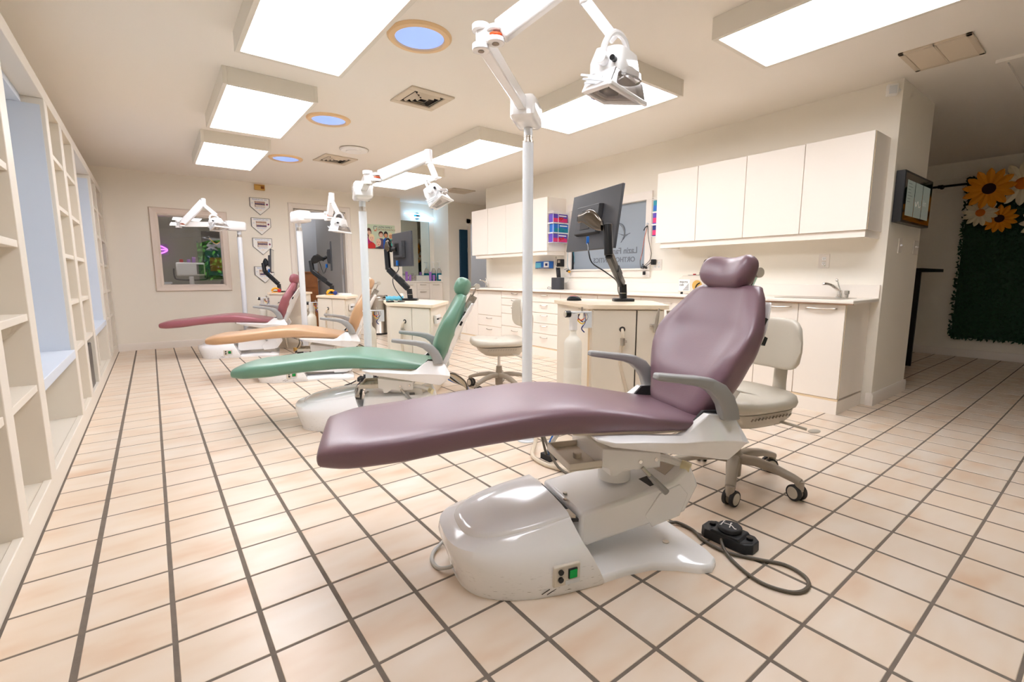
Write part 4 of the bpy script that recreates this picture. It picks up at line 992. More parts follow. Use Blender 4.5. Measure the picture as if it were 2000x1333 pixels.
instruments(u2, O2_, U2, .79); instruments(u3, O3_, U3, .79); instruments(u4, O4_, U4, .795, panel=False)
# near unit: handpiece on its front, bracket under the top at right
p = a1+e1*(W1*.86)+n1*.018
hp_ = obj('handpiece_holder', B().bar(tuple(p+Vector((0, 0, .717))), tuple(p+n1*.04+Vector((0, 0, .717))), .05, .02), M['nickel'], u1, bevel=.003)
obj('handpiece', B().cyl(tuple(p+n1*.045+Vector((0, 0, .68))), tuple(p+n1*.05+e1*.01+Vector((0, 0, .78))), .012, 12, .010).cyl(tuple(p+n1*.05+e1*.01+Vector((0, 0, .78))), tuple(p+n1*.052+e1*.016+Vector((0, 0, .825))), .010, 12, .004), M['stoolb'], hp_)
obj('hose', B().tube([tuple(p+n1*.045+Vector((0, 0, .68))), tuple(p+n1*.045+Vector((0, 0, .6))), tuple(p+n1*.045+e1*.02+Vector((0, 0, .4))), tuple(p+n1*.04+e1*.06+Vector((0, 0, .25)))], .006, 8), M['cablel'], u1)
q = Vector((U1[1][0]-O1_.x, U1[1][1]-O1_.y, 0))
obj('tool_hook', B().bar(tuple(q+Vector((-.02, .0, .80))), tuple(q+Vector((.05, -.03, .81))), .03, .02).cyl(tuple(q+Vector((.04, -.03, .81))), tuple(q+Vector((.045, -.05, .805))), .012).cyl(tuple(q+Vector((.0, -.02, .80))), tuple(q+Vector((.0, -.02, .74))), .005).cyl(tuple(q+Vector((.025, -.025, .80))), tuple(q+Vector((.025, -.025, .74))), .005), M['nickel'], u1)
# recessed side panel edge strips on the near unit
obj('edge_strip', B().bar((-.0+.03, .03, .07), (.03, .03, .81), .012, .012), M['lamedge'], u1)
# ------------------------------------------------------------------ water bottles
def water_bottle(x, y, ztop, r, Lh, side, label):
    # side: unit vector towards the workstation
    t = thing('water_bottle', label, 'bottle', (x, y, ztop-Lh), 0, 'white water bottles hung beside the workstations')
    obj('bottle', B().lathe([(.001, 0), (r*.9, .0), (r, .012), (r, Lh*.28), (r*.985, Lh*.285), (r, Lh*.29), (r, Lh*.46), (r*.985, Lh*.465), (r, Lh*.47), (r, Lh-.15), (r*.97, Lh-.125), (r*.8, Lh-.105), (r*.5, Lh-.09), (r*.36, Lh-.075), (r*.36, Lh-.05), (.001, Lh-.05)], n=28), M['bottle'], t, smooth=60)
    obj('cap', B().lathe([(.001, Lh-.05), (r*.42, Lh-.05), (r*.44, Lh-.045), (r*.44, Lh+.015), (r*.5, Lh+.02), (r*.5, Lh+.05), (.001, Lh+.052)], n=24), M['whitem'], t)
    s = Vector((*side, 0)); c = Vector((0, 0, Lh+.058)); pr = Vector((-s.y, s.x, 0))
    bk = obj('bracket', B().bar(tuple(c-s*.02), tuple(c+s*.105), .05, .008).bar(tuple(c+s*.10+Vector((0, 0, .004))), tuple(c+s*.10-Vector((0, 0, .1))), .006, .06, up=tuple(s)), M['pole'], t, bevel=.002)
    obj('gauge', B().cyl(tuple(c-s*.025-Vector((0, 0, .01))), tuple(c-s*.055-Vector((0, 0, .01))), .021, 20), M['black'], bk)
    obj('gauge_face', B().cyl(tuple(c-s*.055-Vector((0, 0, .01))), tuple(c-s*.061-Vector((0, 0, .01))), .018, 20), M['chrome'], bk)
    for cm, ph, rr in (('orange', 0, .02), ('yellow', .9, .032), ('navy', 1.8, .026)):
        b_ = c+s*(.055+.01*ph)-Vector((0, 0, .012))
        obj('tubing', B().tube([tuple(b_-s*.03), tuple(b_+pr*.015-s*.03-Vector((0, 0, rr))), tuple(b_-Vector((0, 0, rr*1.9))), tuple(b_+s*.028-Vector((0, 0, rr))), tuple(b_+s*.024)], .0036, 6), M[cm], bk)
    obj('tubing', B().tube([tuple(c+s*.075), tuple(c+s*.085-Vector((0, 0, .06))), tuple(c+s*.06-Vector((0, 0, .1))), tuple(c+s*.08-Vector((0, 0, .125)))], .004, 6), M['navy'], bk)
    obj('fitting', B().cyl(tuple(c+s*.06), tuple(c+s*.06+Vector((0, 0, .03))), .006, 10).bar(tuple(c+s*.035+Vector((0, 0, .022))), tuple(c+s*.085+Vector((0, 0, .014))), .003, .003), M['nickel'], bk)
    return t
water_bottle(2.26, .53, .742, .055, .52, (.9, -.3), 'white water bottle on the left side of the near workstation')
water_bottle(1.775, 2.62, .655, .052, .46, (.9, -.35), 'white water bottle beside the second workstation, behind the green chair')
water_bottle(1.80, 4.68, .64, .055, .46, (.9, -.35), 'white water bottle beside the third workstation, left of the tan armrests')
water_bottle(1.475, 5.98, .66, .05, .46, (.9, -.2), 'white water bottle at the farthest workstation behind the rose armrests')

# ------------------------------------------------------------------ monitors on arms
def monitor(B0, post, elb, vb, vt, ua, ub, corners, label, cable=None, back=None, thick=.022, chromed=True, nrm_sign=1, s=1):
    o = Vector(B0); t = thing('monitor', label, 'monitor', B0, 0, 'black monitors on desk arms')
    f = lambda p: Vector(p)-o
    post, elb, vb, vt, ua, ub = map(f, (post, elb, vb, vt, ua, ub))
    az = math.atan2(rgt.y, rgt.x)
    bp = B(); bp.loft([[(x*cos(az)-y*sin(az), x*sin(az)+y*cos(az), z) for x, y in srect(.072*k, .058*k, .35, 24)] for z, k in ((0, 1), (.016, 1), (.02, .94))])
    obj('base_plate', bp, M['black'], t, smooth=40)
    obj('post', B().cyl((0, 0, .02), (post.x*.5, post.y*.5, post.z), .026, 20), M['black'], t, bevel=.002)
    obj('collar', B().cyl((0, 0, .055), (0, 0, .06), .0268, 20), M['nickel'], t)
    obj('lower_arm', B().bar(tuple(post), tuple(elb), .046, .056), M['black'], t, bevel=.012)
    obj('arm_clip', B().bar(tuple(post.lerp(elb, .3)+Vector((.0, -.026, 0))), tuple(post.lerp(elb, .55)+Vector((0, -.026, 0))), .012, .05), M['blackm'], t, bevel=.004)
    obj('elbow', B().cyl(tuple(elb-Vector((0, 0, .01))), tuple(vt), .027, 20), M['black'], t, bevel=.006)
    dirn = (ub-ua).normalized(); sd = dirn.cross(Vector((0, 0, 1))).normalized(); rings = []
    for k in range(9):
        q = k/8; w = .024*(1-.0*q); h = .047*(.62+.75*sin(pi*min(1, q*1.15+.05))**1)*.9
        c = ua.lerp(ub, q)+Vector((0, 0, .022*sin(pi*q)))
        rings.append([tuple(c+sd*x*w+Vector((0, 0, 1))*y*h) for x, y in srect(1, 1, .5, 20)])
    obj('upper_arm', B().loft(rings), M['darkch' if chromed else 'black'], t, smooth=60)
    TL, TR, BL, BR = map(f, corners); cen = (TL+TR+BL+BR)/4; ux = (TR-TL).normalized(); uz = (TL-BL).normalized(); n_ = ux.cross(uz).normalized()*nrm_sign
    # n_ points to the back side of the monitor
    wv = (TR-TL).length/2; hv = (TL-BL).length/2
    def pb(x0, x1, z0, z1, n0, n1, k=1):
        b = B(); vs_ = []
        for nn, kk in ((n0, 1), (n1, k)):
            for x, z in ((x0, z0), (x1, z0), (x1, z1), (x0, z1)):
                cx_, cz_ = (x0+x1)/2, (z0+z1)/2
                vs_.append(tuple(cen+ux*(cx_+(x-cx_)*kk)+uz*(cz_+(z-cz_)*kk)+n_*nn))
        return b.add(vs_, [(0, 3, 2, 1), (4, 5, 6, 7), (0, 1, 5, 4), (1, 2, 6, 5), (2, 3, 7, 6), (3, 0, 4, 7)])
    hs = obj('housing', pb(-wv, wv, -hv, hv, -.012, .006, .995), M['mon'], t, bevel=.003)
    obj('screen', pb(-wv+.008, wv-.008, -hv+.012, hv-.008, -.0128, -.0121), M['tv'], hs, smooth=0)
    obj('rear_box', pb(-wv*.58, wv*.4, -hv*.5, hv*.5, .006, .04, .94), M['mon'], hs, bevel=.004)
    obj('mount_plate', pb(-wv*.3, wv*.1, -hv*.34, hv*.34, .0401, .044), M['black'], hs, bevel=.002)
    mt_ = cen+ux*(-wv*.1)+n_*.044
    obj('tilt_joint', B().cyl(tuple(mt_), tuple(mt_+(ub-mt_)*.7), .02, 16).bar(tuple(mt_+(ub-mt_)*.3), tuple(ub), .03, .034), M['black'], t, bevel=.004)
    if cable:
        cb = obj('video_cable', B().tube([tuple(f(p)) for p in cable], .0042, 8), M['black'], t)
        c0 = f(cable[0]); obj('plug', B().bar(tuple(c0+Vector((0, 0, -.012))), tuple(c0+Vector((0, 0, .035))), .03, .018), M['cableb'], cb, bevel=.003)
    return t
monitor((2.877, .662, .8422), (2.881, .68, .96), (2.495, .471, 1.153), (2.493, .479, 1.189), (2.505, .495, 1.335), (2.477, .514, 1.325), (2.425, .66, 1.375),
        [(2.871, 1.161, 1.615), (2.705, .547, 1.613), (2.788, 1.153, 1.2), (2.631, .533, 1.197)], 'large black monitor seen from behind on the near workstation',
        cable=[(2.50, .655, 1.235), (2.45, .60, 1.20), (2.383, .533, 1.164), (2.394, .512, 1.097), (2.453, .459, 1.043), (2.60, .49, .985), (2.70, .56, .92), (2.80, .62, .865)])
monitor((2.192, 2.656, .7902), (2.186, 2.679, .898), (2.048, 2.817, 1.089), (2.05, 2.83, 1.12), (2.051, 2.846, 1.275), (2.045, 2.85, 1.285), (2.075, 2.80, 1.272),
        [(2.16, 2.94, 1.43), (2.118, 2.43, 1.425), (2.148, 2.898, 1.115), (2.085, 2.40, 1.10)], 'black monitor seen from behind above the green chair armrests',
        cable=[(2.10, 2.72, 1.13), (2.10, 2.70, 1.08), (2.04, 2.69, 1.0), (2.04, 2.68, .93), (2.07, 2.655, .86), (2.12, 2.66, .80)])
vd = Vector((.27, .963, 0)); 
def edge_mon(c, h, w, tilt=0):
    c = Vector(c); d = vd.normalized(); z = Vector((d.y*tilt, -d.x*tilt, 1)).normalized()
    return [tuple(c+d*w+z*h), tuple(c-d*w+z*h), tuple(c+d*w-z*h), tuple(c-d*w-z*h)]
monitor((2.049, 4.617, .7902), (2.049, 4.635, .905), (1.873, 4.798, 1.084), (1.87, 4.80, 1.11), (1.865, 4.827, 1.216), (1.875, 4.82, 1.212), (1.995, 4.74, 1.236),
        edge_mon((2.075, 4.70, 1.268), .178, .22), 'black monitor seen edge-on above the third workstation, before the doorway', cable=[(2.02, 4.70, 1.14), (1.99, 4.71, 1.06), (1.97, 4.73, 1.10), (1.95, 4.75, 1.2)], chromed=False)
monitor((1.692, 5.90, .7952), (1.691, 5.926, .91), (1.546, 6.063, 1.093), (1.543, 6.07, 1.12), (1.54, 6.087, 1.211), (1.545, 6.085, 1.206), (1.60, 6.04, 1.19),
        edge_mon((1.64, 6.03, 1.238), .165, .2, .05), 'small black monitor farthest back, before the home-plate plaques', cable=[(1.6, 6.03, 1.09), (1.57, 6.03, 1.02), (1.59, 6.05, 1.08), (1.62, 6.0, 1.0)], chromed=False)
# things on the workstations
t = thing('computer_mouse', 'red and black computer mouse on the near workstation corner', 'mouse', (2.655, .925, .8422), R(-40))
rg = []
for k in range(15):
    x = -.052+.104*k/14; q = max(.12, 1-(x/.054)**4)**.5; h = .034*(.55+.45*cos((x+.01)*22))*q
    rg.append([(x, .029*q*sgp(cos(a), .8), .002+max(0, h*sgp(sin(a), .8))) for a in [2*pi*i/20 for i in range(20)]])
obj('shell', B().loft(rg), M['black'], t, smooth=60)
rg2 = [[(x, y*.75, z+.0015 if z > .006 else z+.004) for x, y, z in r] for r in rg[3:11]]
obj('red_cover', B().loft(rg2), M['red'], t, smooth=60)
t = thing('face_mask', 'crumpled light blue face mask on the second workstation', 'mask', (2.06, 2.72, .7902), R(-20))
b = B(); rg = []
for k in range(12):
    x = -.08+.16*k/11; rg.append([(x, .035*cos(a)*(1+.2*sin(k*1.7)), .022+.02*sin(a)*(1+.25*cos(k*2.1+a))) for a in [2*pi*i/14 for i in range(14)]])
obj('fabric', b.loft(rg), M['ltblue'], t, smooth=60)
obj('ear_loop', B().tube([(-.08, 0, .02), (-.13, .02, .012), (-.15, -.02, .006), (-.1, -.03, .006), (-.08, -.01, .015)], .0015, 5), M['paper'], t)
t = thing('cable_clutter', 'small black cables lying at the left edge of the second workstation', 'cable', (1.93, 2.45, .7902))
obj('cable', B().tube([(-.03, .05, .004), (.0, -.02, .004), (.05, -.06, .004), (.1, -.02, .004), (.08, .08, .004)], .0035, 6).box(-.06, -.0, -.02, .015, 0, .012), M['black'], t)
for (x, y, z, c1, c2, lb) in ((2.0, 4.52, .7902, 'amber', 'navy', 'amber and purple safety glasses on the third workstation'), (1.625, 5.83, .7952, 'amber', 'red', 'yellow and red bib clip on the farthest workstation')):
    t = thing('safety_glasses' if 'glasses' in lb else 'bib_clip', lb, 'glasses' if 'glasses' in lb else 'clip', (x, y, z))
    obj('body', B().box(-.05, .05, -.02, .02, 0, .012).tube([(-.045, 0, .02), (-.03, -.01, .05), (.01, -.01, .06), (.045, 0, .04)], .014, 8), M[c1], t, bevel=.004)
    obj('frame', B().ball((.045, -.03, .026), .026, .02, .026), M[c2], t)
t = thing('instrument_tray', 'flat pale tray on the third workstation right of the monitor base', 'tray', (2.13, 4.55, .7902), R(20))
obj('tray', B().box(-.07, .07, -.12, .12, 0, .006).box(-.07, .07, -.12, -.114, .006, .02).box(-.07, .07, .114, .12, .006, .02).box(-.07, -.064, -.12, .12, .006, .02).box(.064, .07, -.12, .12, .006, .02), M['whitem'], t)

# ------------------------------------------------------------------ stools
def make_stool():
    t = thing('operator_stool', '', 'stool')
    obj('hub', B().lathe([(.001, .035), (.034, .036), (.036, .1), (.05, .12), (.042, .145), (.03, .15), (.026, .2), (.026, .21), (.001, .21)]), M['stoolb'], t)
    obj('gas_lift', B().cyl((0, 0, .2), (0, 0, .37), .014), M['chrome'], t)
    for k in range(5):
        a = 2*pi*k/5+.05; c_, s_ = cos(a), sin(a)
        rings = []
        for q, (rr, z, w, h) in enumerate(((.03, .125, .030, .022), (.10, .132, .028, .02), (.19, .12, .025, .018), (.262, .10, .023, .016), (.295, .088, .022, .014))):
            rings.append([(c_*rr-s_*w*x, s_*rr+c_*w*x, z+h*y) for x, y in srect(1, 1, .6, 14)])
        leg = obj('leg', B().loft(rings), M['stoolb'], t, smooth=60)
        cx_, cy_ = c_*.29, s_*.29
        obj('caster_stem', B().cyl((cx_, cy_, .095), (cx_, cy_, .05), .019, 14), M['stoolb'], leg)
        ang = a+1.1
        for sg in (-1, 1):
            ax_ = Vector((cos(ang), sin(ang), 0)); c0 = Vector((cx_, cy_, .0365))+ax_*(sg*.0165)+Vector((-ax_.y, ax_.x, 0))*.012
            w = obj('wheel', B().cyl(tuple(c0-ax_*.009), tuple(c0+ax_*.009), .0365, 28), M['rubber'], leg, bevel=.003)
            obj('wheel_cap', B().cyl(tuple(c0-ax_*.0102), tuple(c0+ax_*.0102), .028, 28), M['stoolp'], leg, bevel=.002)
    # seat housing (facing local -x)
    obj('seat_pan', B().loft([[(x+o_, y, z) for x, y in srect(a_, b_, .5, 28)] for z, a_, b_, o_ in ((.315, .12, .12, .03), (.325, .16, .15, .02), (.36, .195, .18, .005), (.40, .205, .19, 0))]), M['stoolp'], t, smooth=40)
    obj('shadow_gap', B().loft([[(x, y, z) for x, y in srect(.19, .178, .5, 28)] for z in (.40, .408)]), M['black'], t)
    rg = []
    for z, k in ((.406, .8), (.408, .93), (.42, 1.0), (.435, 1.015), (.452, .99), (.462, .93), (.467, .82), (.466, .5), (.464, .05)):
        rg.append([(x*k-(.02), y*k, z+.012*(1 if z > .45 else 0)*((x/.235)**2)*.8-(.006 if z > .46 and abs(x) < .1 else 0)) for x, y in srect(.235, .215, .55, 36)])
    obj('seat', B().loft(rg), M['stool'], t, smooth=70)
    vn = B()
    for k in range(12): vn.bar((-.13+.022*k, -.188, .376), (-.122+.022*k, -.191, .388), .008, .003)
    obj('vent_slots', vn, M['stoolb'], t, smooth=0)
    lv = obj('adjust_lever', B().tube([(.08, -.13, .345), (.11, -.2, .338), (.15, -.25, .325)], .007, 8), M['stoolp'], t)
    obj('paddle', B().ball((.17, -.272, .32), .034, .02, .008), M['stoolp'], lv)
    obj('lever_mount', B().box(.06, .10, -.16, -.12, .33, .365), M['nickel'], t, bevel=.004)
    # back support column and pad
    obj('back_column', B().tube([(.16, 0, .36), (.23, 0, .365), (.275, 0, .41), (.285, 0, .52), (.29, 0, .63), (.285, 0, .68)], [.03, .032, .032, .03, .03, .026], 12), M['stoolp'], t)
    obj('back_bracket', B().box(.225, .285, -.03, .03, .60, .68), M['stoolp'], t, bevel=.012)
    rg = []
    for k in range(17):
        q = -1+2*k/16; y = q*.185; ww = max(.05, (1-abs(q)**5))**.5
        rg.append([(.215-.05*q*q+x*ww*1.0, y, .69+z*ww) for x, z in srect(.028, .125, .45, 28)])
    obj('backrest', B().loft(rg), M['stool'], t, smooth=70)
    return t
s0 = make_stool()
STL = [(2.47, -.40, -14, 'grey operator stool right behind the plum chair backrest'), (2.70, 1.92, -25, 'grey operator stool with curved backrest left of the tall white pole'),
       (2.82, 3.75, 150, 'grey operator stool mostly hidden behind the second workstation')]
for k, (x, y, a, lb) in enumerate(STL):
    s_ = s0 if k == 0 else copy_tree(s0)
    s_.location = (x, y, 0); s_.rotation_euler = (0, 0, R(a)); tag(s_, lb, 'stool', 'grey operator stools')
t = thing('trash_can', 'tall brushed steel step bin against the far wall, behind the tan headrest', 'bin', (3.42, 6.6, 0))
obj('body', B().lathe([(.001, .0), (.15, 0), (.15, .03), (.146, .035), (.146, .63), (.001, .63)], n=36), M['steel'], t, smooth=50)
obj('lid', B().lathe([(.15, .63), (.152, .66), (.14, .68), (.08, .695), (.001, .7)], n=36), M['steel'], t, smooth=60)
obj('foot_ring', B().lathe([(.152, 0), (.154, .004), (.154, .028), (.15, .03)], n=36), M['black'], t)
obj('hinge', B().box(.1, .165, -.03, .03, .64, .69), M['black'], t, bevel=.006)

# ------------------------------------------------------------------ wall things, right side
def glove_box(x0, y0, z0, dx, dy, dz, c1, c2, label, face, poke='pink'):
    # face: 'y-' printed front faces -y, 'x' printed front faces -x
    t = thing('glove_box', label, 'box', (x0, y0, z0), 0, 'boxes of gloves in the wire racks')
    obj('carton', B().box(-dx/2, dx/2, -dy/2, dy/2, 0, dz), M[c1], t, bevel=.001)
    f = -dy/2
    obj('print', B().box(-dx/2+.004, dx/2-.004, f-.0008, f, .004, dz*.5), M[c2], t, smooth=0)
    obj('print', B().box(-dx*.1, dx*.42, f-.0012, f-.0002, dz*.72, dz*.86), M['paper'], t, smooth=0)
    if dx < .12:
        obj('print', B().box(-dx/2-.0008, -dx/2, -dy/2+.004, dy/2-.004, .004, dz*.55), M[c2], t, smooth=0)
        obj('print', B().box(-dx/2-.0012, -dx/2-.0002, -dy*.3, dy*.2, dz*.62, dz*.86), M['paper'], t, smooth=0)
    b = B(); rr = random.Random(int(z0*100))
    for k in range(5): b.ball((-.02+.016*k+rr.uniform(-.01, .01), f-.004, dz*.42+rr.uniform(-.012, .012)), .017, .008, .013, 8, 5)
    obj('glove', b, M[poke], t, smooth=60)
    return t
def rack(cx_, y, z0, w, d, hts, label, y2=None):
    t = thing('glove_rack', label, 'rack', (cx_, y, z0))
    H_ = hts[-1]+.02; b = B()
    for x in (-w/2, -w/6, w/2): b.tube([(x, 0, 0), (x, -d, 0), (x, -d, H_), (x, 0, H_)], .0028, 6, sm=False)
    for z in [0]+hts:
        b.bar((-w/2, -d, z), (w/2, -d, z), .005, .005).bar((-w/2, 0, z), (-w/2, -d, z), .005, .005).bar((w/2, 0, z), (w/2, -d, z), .005, .005)
        b.bar((-w/2, -.002, z), (w/2, -.002, z), .005, .005)
    obj('wire_frame', b, M['whitem'], t, smooth=60)
    b = B()
    for z in hts[:-1]: b.box(-w/2, w/2, -d, -.002, z-.012, z-.004)
    obj('rack_shelf', b, M['whitem'], t)
    return t
rack(4.515, 3.168, 1.455, .27, .1, [.125, .25, .375], 'white wire rack of glove boxes on the far wall cabinet side')
for k, (c1, c2, pk, lb) in enumerate((('violet', 'pink', 'red', 'purple and pink glove box, lowest in the far cabinet rack'), ('blue', 'teal', 'teal', 'blue and teal glove box, middle of the far cabinet rack'), ('violet', 'pink', 'red', 'purple and pink glove box, topmost in the far cabinet rack'))):
    glove_box(4.515+(.012 if k == 1 else -.004), 3.115, 1.459+.125*k, .25, .085, .105, c1, c2, lb, 'y-', pk)
rack2 = rack(4.56, 1.607, 1.43, .25, .1, [.125, .25, .375], 'white wire rack edge-on between the frosted window and the near wall cabinets')
for k, (c1, c2, lb) in enumerate((('navy', 'pink', 'navy and pink glove box lowest in the rack beside the window'), ('violet', 'pink', 'violet glove box in the middle of the rack beside the window'), ('teal', 'blue', 'teal glove box on top of the rack beside the window'))):
    t = glove_box(4.56, 1.556, 1.434+.125*k, .235, .085, .11, c1, c2, lb, 'y-')
    obj('print', B().box(-.1185, -.1175, -.04, .04, .01, .06), M[c2], t, smooth=0)
    obj('print', B().box(-.1188, -.1178, -.03, -.01, .02, .10), M['paper'], t, smooth=0)
t = thing('mask_box', 'blue and white mask box holder on the splashback left of the speaker', 'box', (4.655, 3.545, 1.13))
obj('holder', B().box(-.043, .043, -.15, .15, -.004, 0).box(-.043, -.04, -.15, .15, 0, .02).box(.04, .043, -.15, .15, 0, .1), M['clear'], t)
obj('carton', B().box(-.038, .038, -.145, .145, 0.0005, .098), M['blue'], t, bevel=.001)
obj('label_print', B().box(-.0388, -.038, -.135, -.03, .012, .09), M['paper'], t, smooth=0)
obj('logo_print', B().box(-.0394, -.0387, -.11, -.06, .035, .07), M['navy'], t, smooth=0)
obj('mask', B().loft([[(-.045+.01*sin(k), .02+.02*k, z) for z in (.01, .08)]+[(-.052+.008*cos(k), .02+.02*k, z) for z in (.075, .02)] for k in range(7)]), M['ltblue'], t, smooth=50)
t = thing('phone_charger', 'black cordless charger hanging on the wall outlet left of the window', 'charger', (4.66, 3.22, 1.16))
obj('body', B().box(-.03, .034, -.04, .04, -.01, .09), M['black'], t, bevel=.005)
obj('display', B().box(-.0312, -.03, -.02, .025, .04, .075), M['nickel'], t)
obj('cord', B().tube([(-.02, .03, -.01), (-.03, .06, .02), (-.025, .075, .10), (-.02, .06, .12), (-.015, .055, .02), (-.01, .06, -.12), (0, .05, -.17)], .003, 6), M['black'], t)
t = thing('handset', 'black handset leaning above the dark speaker on the worktop', 'handset', (4.585, 3.17, 1.006))
obj('body', B().loft([[(x, y+z*.15, z) for x, y in srect(.016, .032, .5, 16)] for z in (0.0, .03, .1, .13)]), M['black'], t, rot=(0, 0, 0))
for k in range(3): obj('key', B().box(-.0185, -.016, -.01, .014, .04+.022*k, .052+.022*k), M['mon'], t)
t = thing('smart_speaker', 'dark grey rounded speaker standing on the worktop left of the window', 'speaker', (4.55, 3.15, .8473))
obj('body', B().loft([[(x, y, z) for x, y in srect(.058*k, .088*k, .55, 28)] for z, k in ((0, .93), (.004, .98), (.012, 1), (.148, 1), (.155, .98), (.158, .93))]), M['mon'], t, smooth=50)
obj('cord', B().tube([(-.03, .085, .02), (-.04, .14, .03), (-.04, .16, .01), (-.02, .13, .004), (.0, .1, .006)], .003, 6), M['black'], t)
def lanyards(y, z, pts_list, label, loc_x=4.66):
    t = thing('hanging_cords', label, 'cords', (loc_x, y, z))
    for nm, mt_, r_, pts in pts_list:
        obj(nm, B().tube(pts, r_, 6), M[mt_], t)
    return t
t = lanyards(1.826, 1.575, [('cord', 'cable', .0035, [(0, 0, 0), (-.01, .03, -.15), (-.01, .05, -.3), (-.01, .075, -.38), (-.01, .06, -.46), (0, .02, -.47)]),
    ('cord', 'orange', .0025, [(0, 0, 0), (-.012, .028, -.15), (-.012, .052, -.3), (-.012, .07, -.37)]),
    ('cord', 'black', .003, [(0, -.005, 0), (-.005, -.02, -.12), (-.005, -.05, -.24), (-.005, -.07, -.31), (-.005, -.05, -.38), (0, .01, -.43)]),
    ('cord', 'black', .004, [(0, .06, -.46), (-.02, .03, -.42), (-.02, .0, -.45), (-.01, -.03, -.43), (0, -.07, -.40)]),
    ('strap', 'black', .006, [(0, 0, 0), (-.01, .02, -.02), (-.01, .04, -.05)])], 'tangled black and orange cords hanging at the right edge of the frosted window')
obj('hook', B().cyl((.03, 0, .02), (-.01, 0, .02), .008).ball((-.012, 0, .02), .012), M['whitem'], t)
obj('power_adapter', B().box(-.02, .03, -.115, -.075, -.43, -.37), M['black'], t, bevel=.006)
obj('connector', B().box(-.02, .0, .0, .03, -.54, -.50).ball((-.01, .02, -.45), .016).ball((-.01, -.01, -.46), .014), M['black'], t, bevel=.004)
t = lanyards(3.04, 1.36, [('cord', 'teal', .003, [(0, .0, .1), (-.01, .02, 0), (-.01, .03, -.1), (-.01, .03, -.2), (0, .0, -.26)]),
    ('cord', 'teal', .003, [(0, -.06, .1), (-.01, -.07, .0), (-.01, -.09, -.08), (0, -.09, -.16)]),
    ('cord', 'black', .003, [(0, -.09, -.14), (-.01, -.08, -.2), (-.01, -.03, -.26), (0, .05, -.24), (0, .1, -.25)]),
    ('cord', 'cablew', .002, [(0, .0, -.26), (0, -.02, -.34), (0, .04, -.42), (0, .13, -.44)])], 'teal and black cords hanging at the left edge of the frosted window', 4.655)
obj('connector', B().ball((-.01, .02, -.27), .02, .03, .014), M['black'], t)
obj('connector', B().ball((-.015, -.01, -.28), .015, .02, .014), M['amber'], t)
# laboratory box "macro cab"
t = thing('blasting_cabinet', 'beige lab box lettered macro cab with a round window on the worktop', 'cabinet', (4.45, 1.03, .8473))
obj('body', B().prism([(-.10, .02), (.10, .02), (.10, .18), (-.03, .18), (-.10, .148)], -.15, .17, 'y'), M['beige'], t, bevel=.003)
obj('face_panel', B().prism([(-.1025, .03), (-.1005, .03), (-.1005, .143), (-.1025, .143)], .045, .165, 'y'), M['paper'], t)
obj('top_window', B().prism([(-.025, .1815), (.09, .1815), (.09, .185), (-.025, .185)], -.12, .12, 'y'), M['black'], t, bevel=.002)
obj('handle', B().tube([(.03, -.08, .185), (.03, -.08, .208), (.03, .03, .208), (.03, .03, .185)], .004, 6, sm=False), M['chrome'], t)
obj('switch', B().box(.0, .02, .06, .08, .185, .195), M['red'], t)
obj('porthole', B().cyl((-.1005, -.03, .085), (-.103, -.03, .085), .05, 28), M['tan_u'], t)
obj('wand', B().tube([(-.105, -.06, .11), (-.106, -.03, .09), (-.106, -.02, .05), (-.106, -.06, .045)], .006, 6), M['black'], t)
obj('foot', B().cyl((-.085, .14, 0), (-.085, .14, .02), .012).cyl((-.085, -.12, 0), (-.085, -.12, .02), .012).cyl((.085, .14, 0), (.085, .14, .02), .012).cyl((.085, -.12, 0), (.085, -.12, .02), .012), M['black'], t)
text('lettering', 'macro', .034, M['black'], t, (-.1032, .155, .108), (R(90), 0, R(-90)))
text('lettering', 'cab', .034, M['black'], t, (-.1032, .155, .080), (R(90), 0, R(-90)))
b = B()
for k in range(8): b.box(-.1032, -.1026, .055, .06+.008*k, .1-.009*k, .104-.009*k)
obj('stripe', b, M['mon'], t, smooth=0)
t = thing('power_plug', 'black plug and lead in the outlet behind the plum headrest', 'plug', (4.695, 1.075, 1.185))
obj('plug', B().ball((-.02, 0, 0), .018, .022, .014), M['black'], t)
obj('cord', B().tube([(-.03, .01, 0), (-.035, .045, -.01), (-.03, .06, -.06), (-.03, .05, -.12), (-.06, .02, -.2), (-.08, .0, -.26)], .0035, 6), M['black'], t)
# television with menu panels on the corner wall
t = thing('wall_television', 'black framed wall screen reflecting flowers on the corner wall', 'television', (5.115, -.34, 1.61))
obj('housing', B().box(-.385, .385, -.06, -.005, -.188, .188).box(-.2, .2, -.005, 0, -.1, .1), M['black'], t, bevel=.004)
obj('screen', B().box(-.37, .37, -.0612, -.0601, -.172, .172), M['tv'], t, smooth=0)
for k, x in enumerate((-.215, -.0, .215)):
    obj('menu_panel', B().box(x-.1, x+.1, -.0616, -.0613, -.135, .125), M['menu'], t, smooth=0)
text('lettering', 'kim', .07, M['paper'], t, (.13, -.0619, -.03), (R(90), 0, 0), ext=.0002)
obj('swash', B().tube([(-.08, -.062, -.02), (-.05, -.062, -.05), (-.01, -.062, -.01), (.03, -.062, -.05), (.07, -.062, -.04)], .004, 5), M['paper'], t)
b = B()
for k in range(7): b.box(-.29, -.29+.09+.03*sin(k*2), -.0619, -.0617, .10-.022*k, .103-.022*k)
obj('menu_lines', b, M['mon'], t, smooth=0)
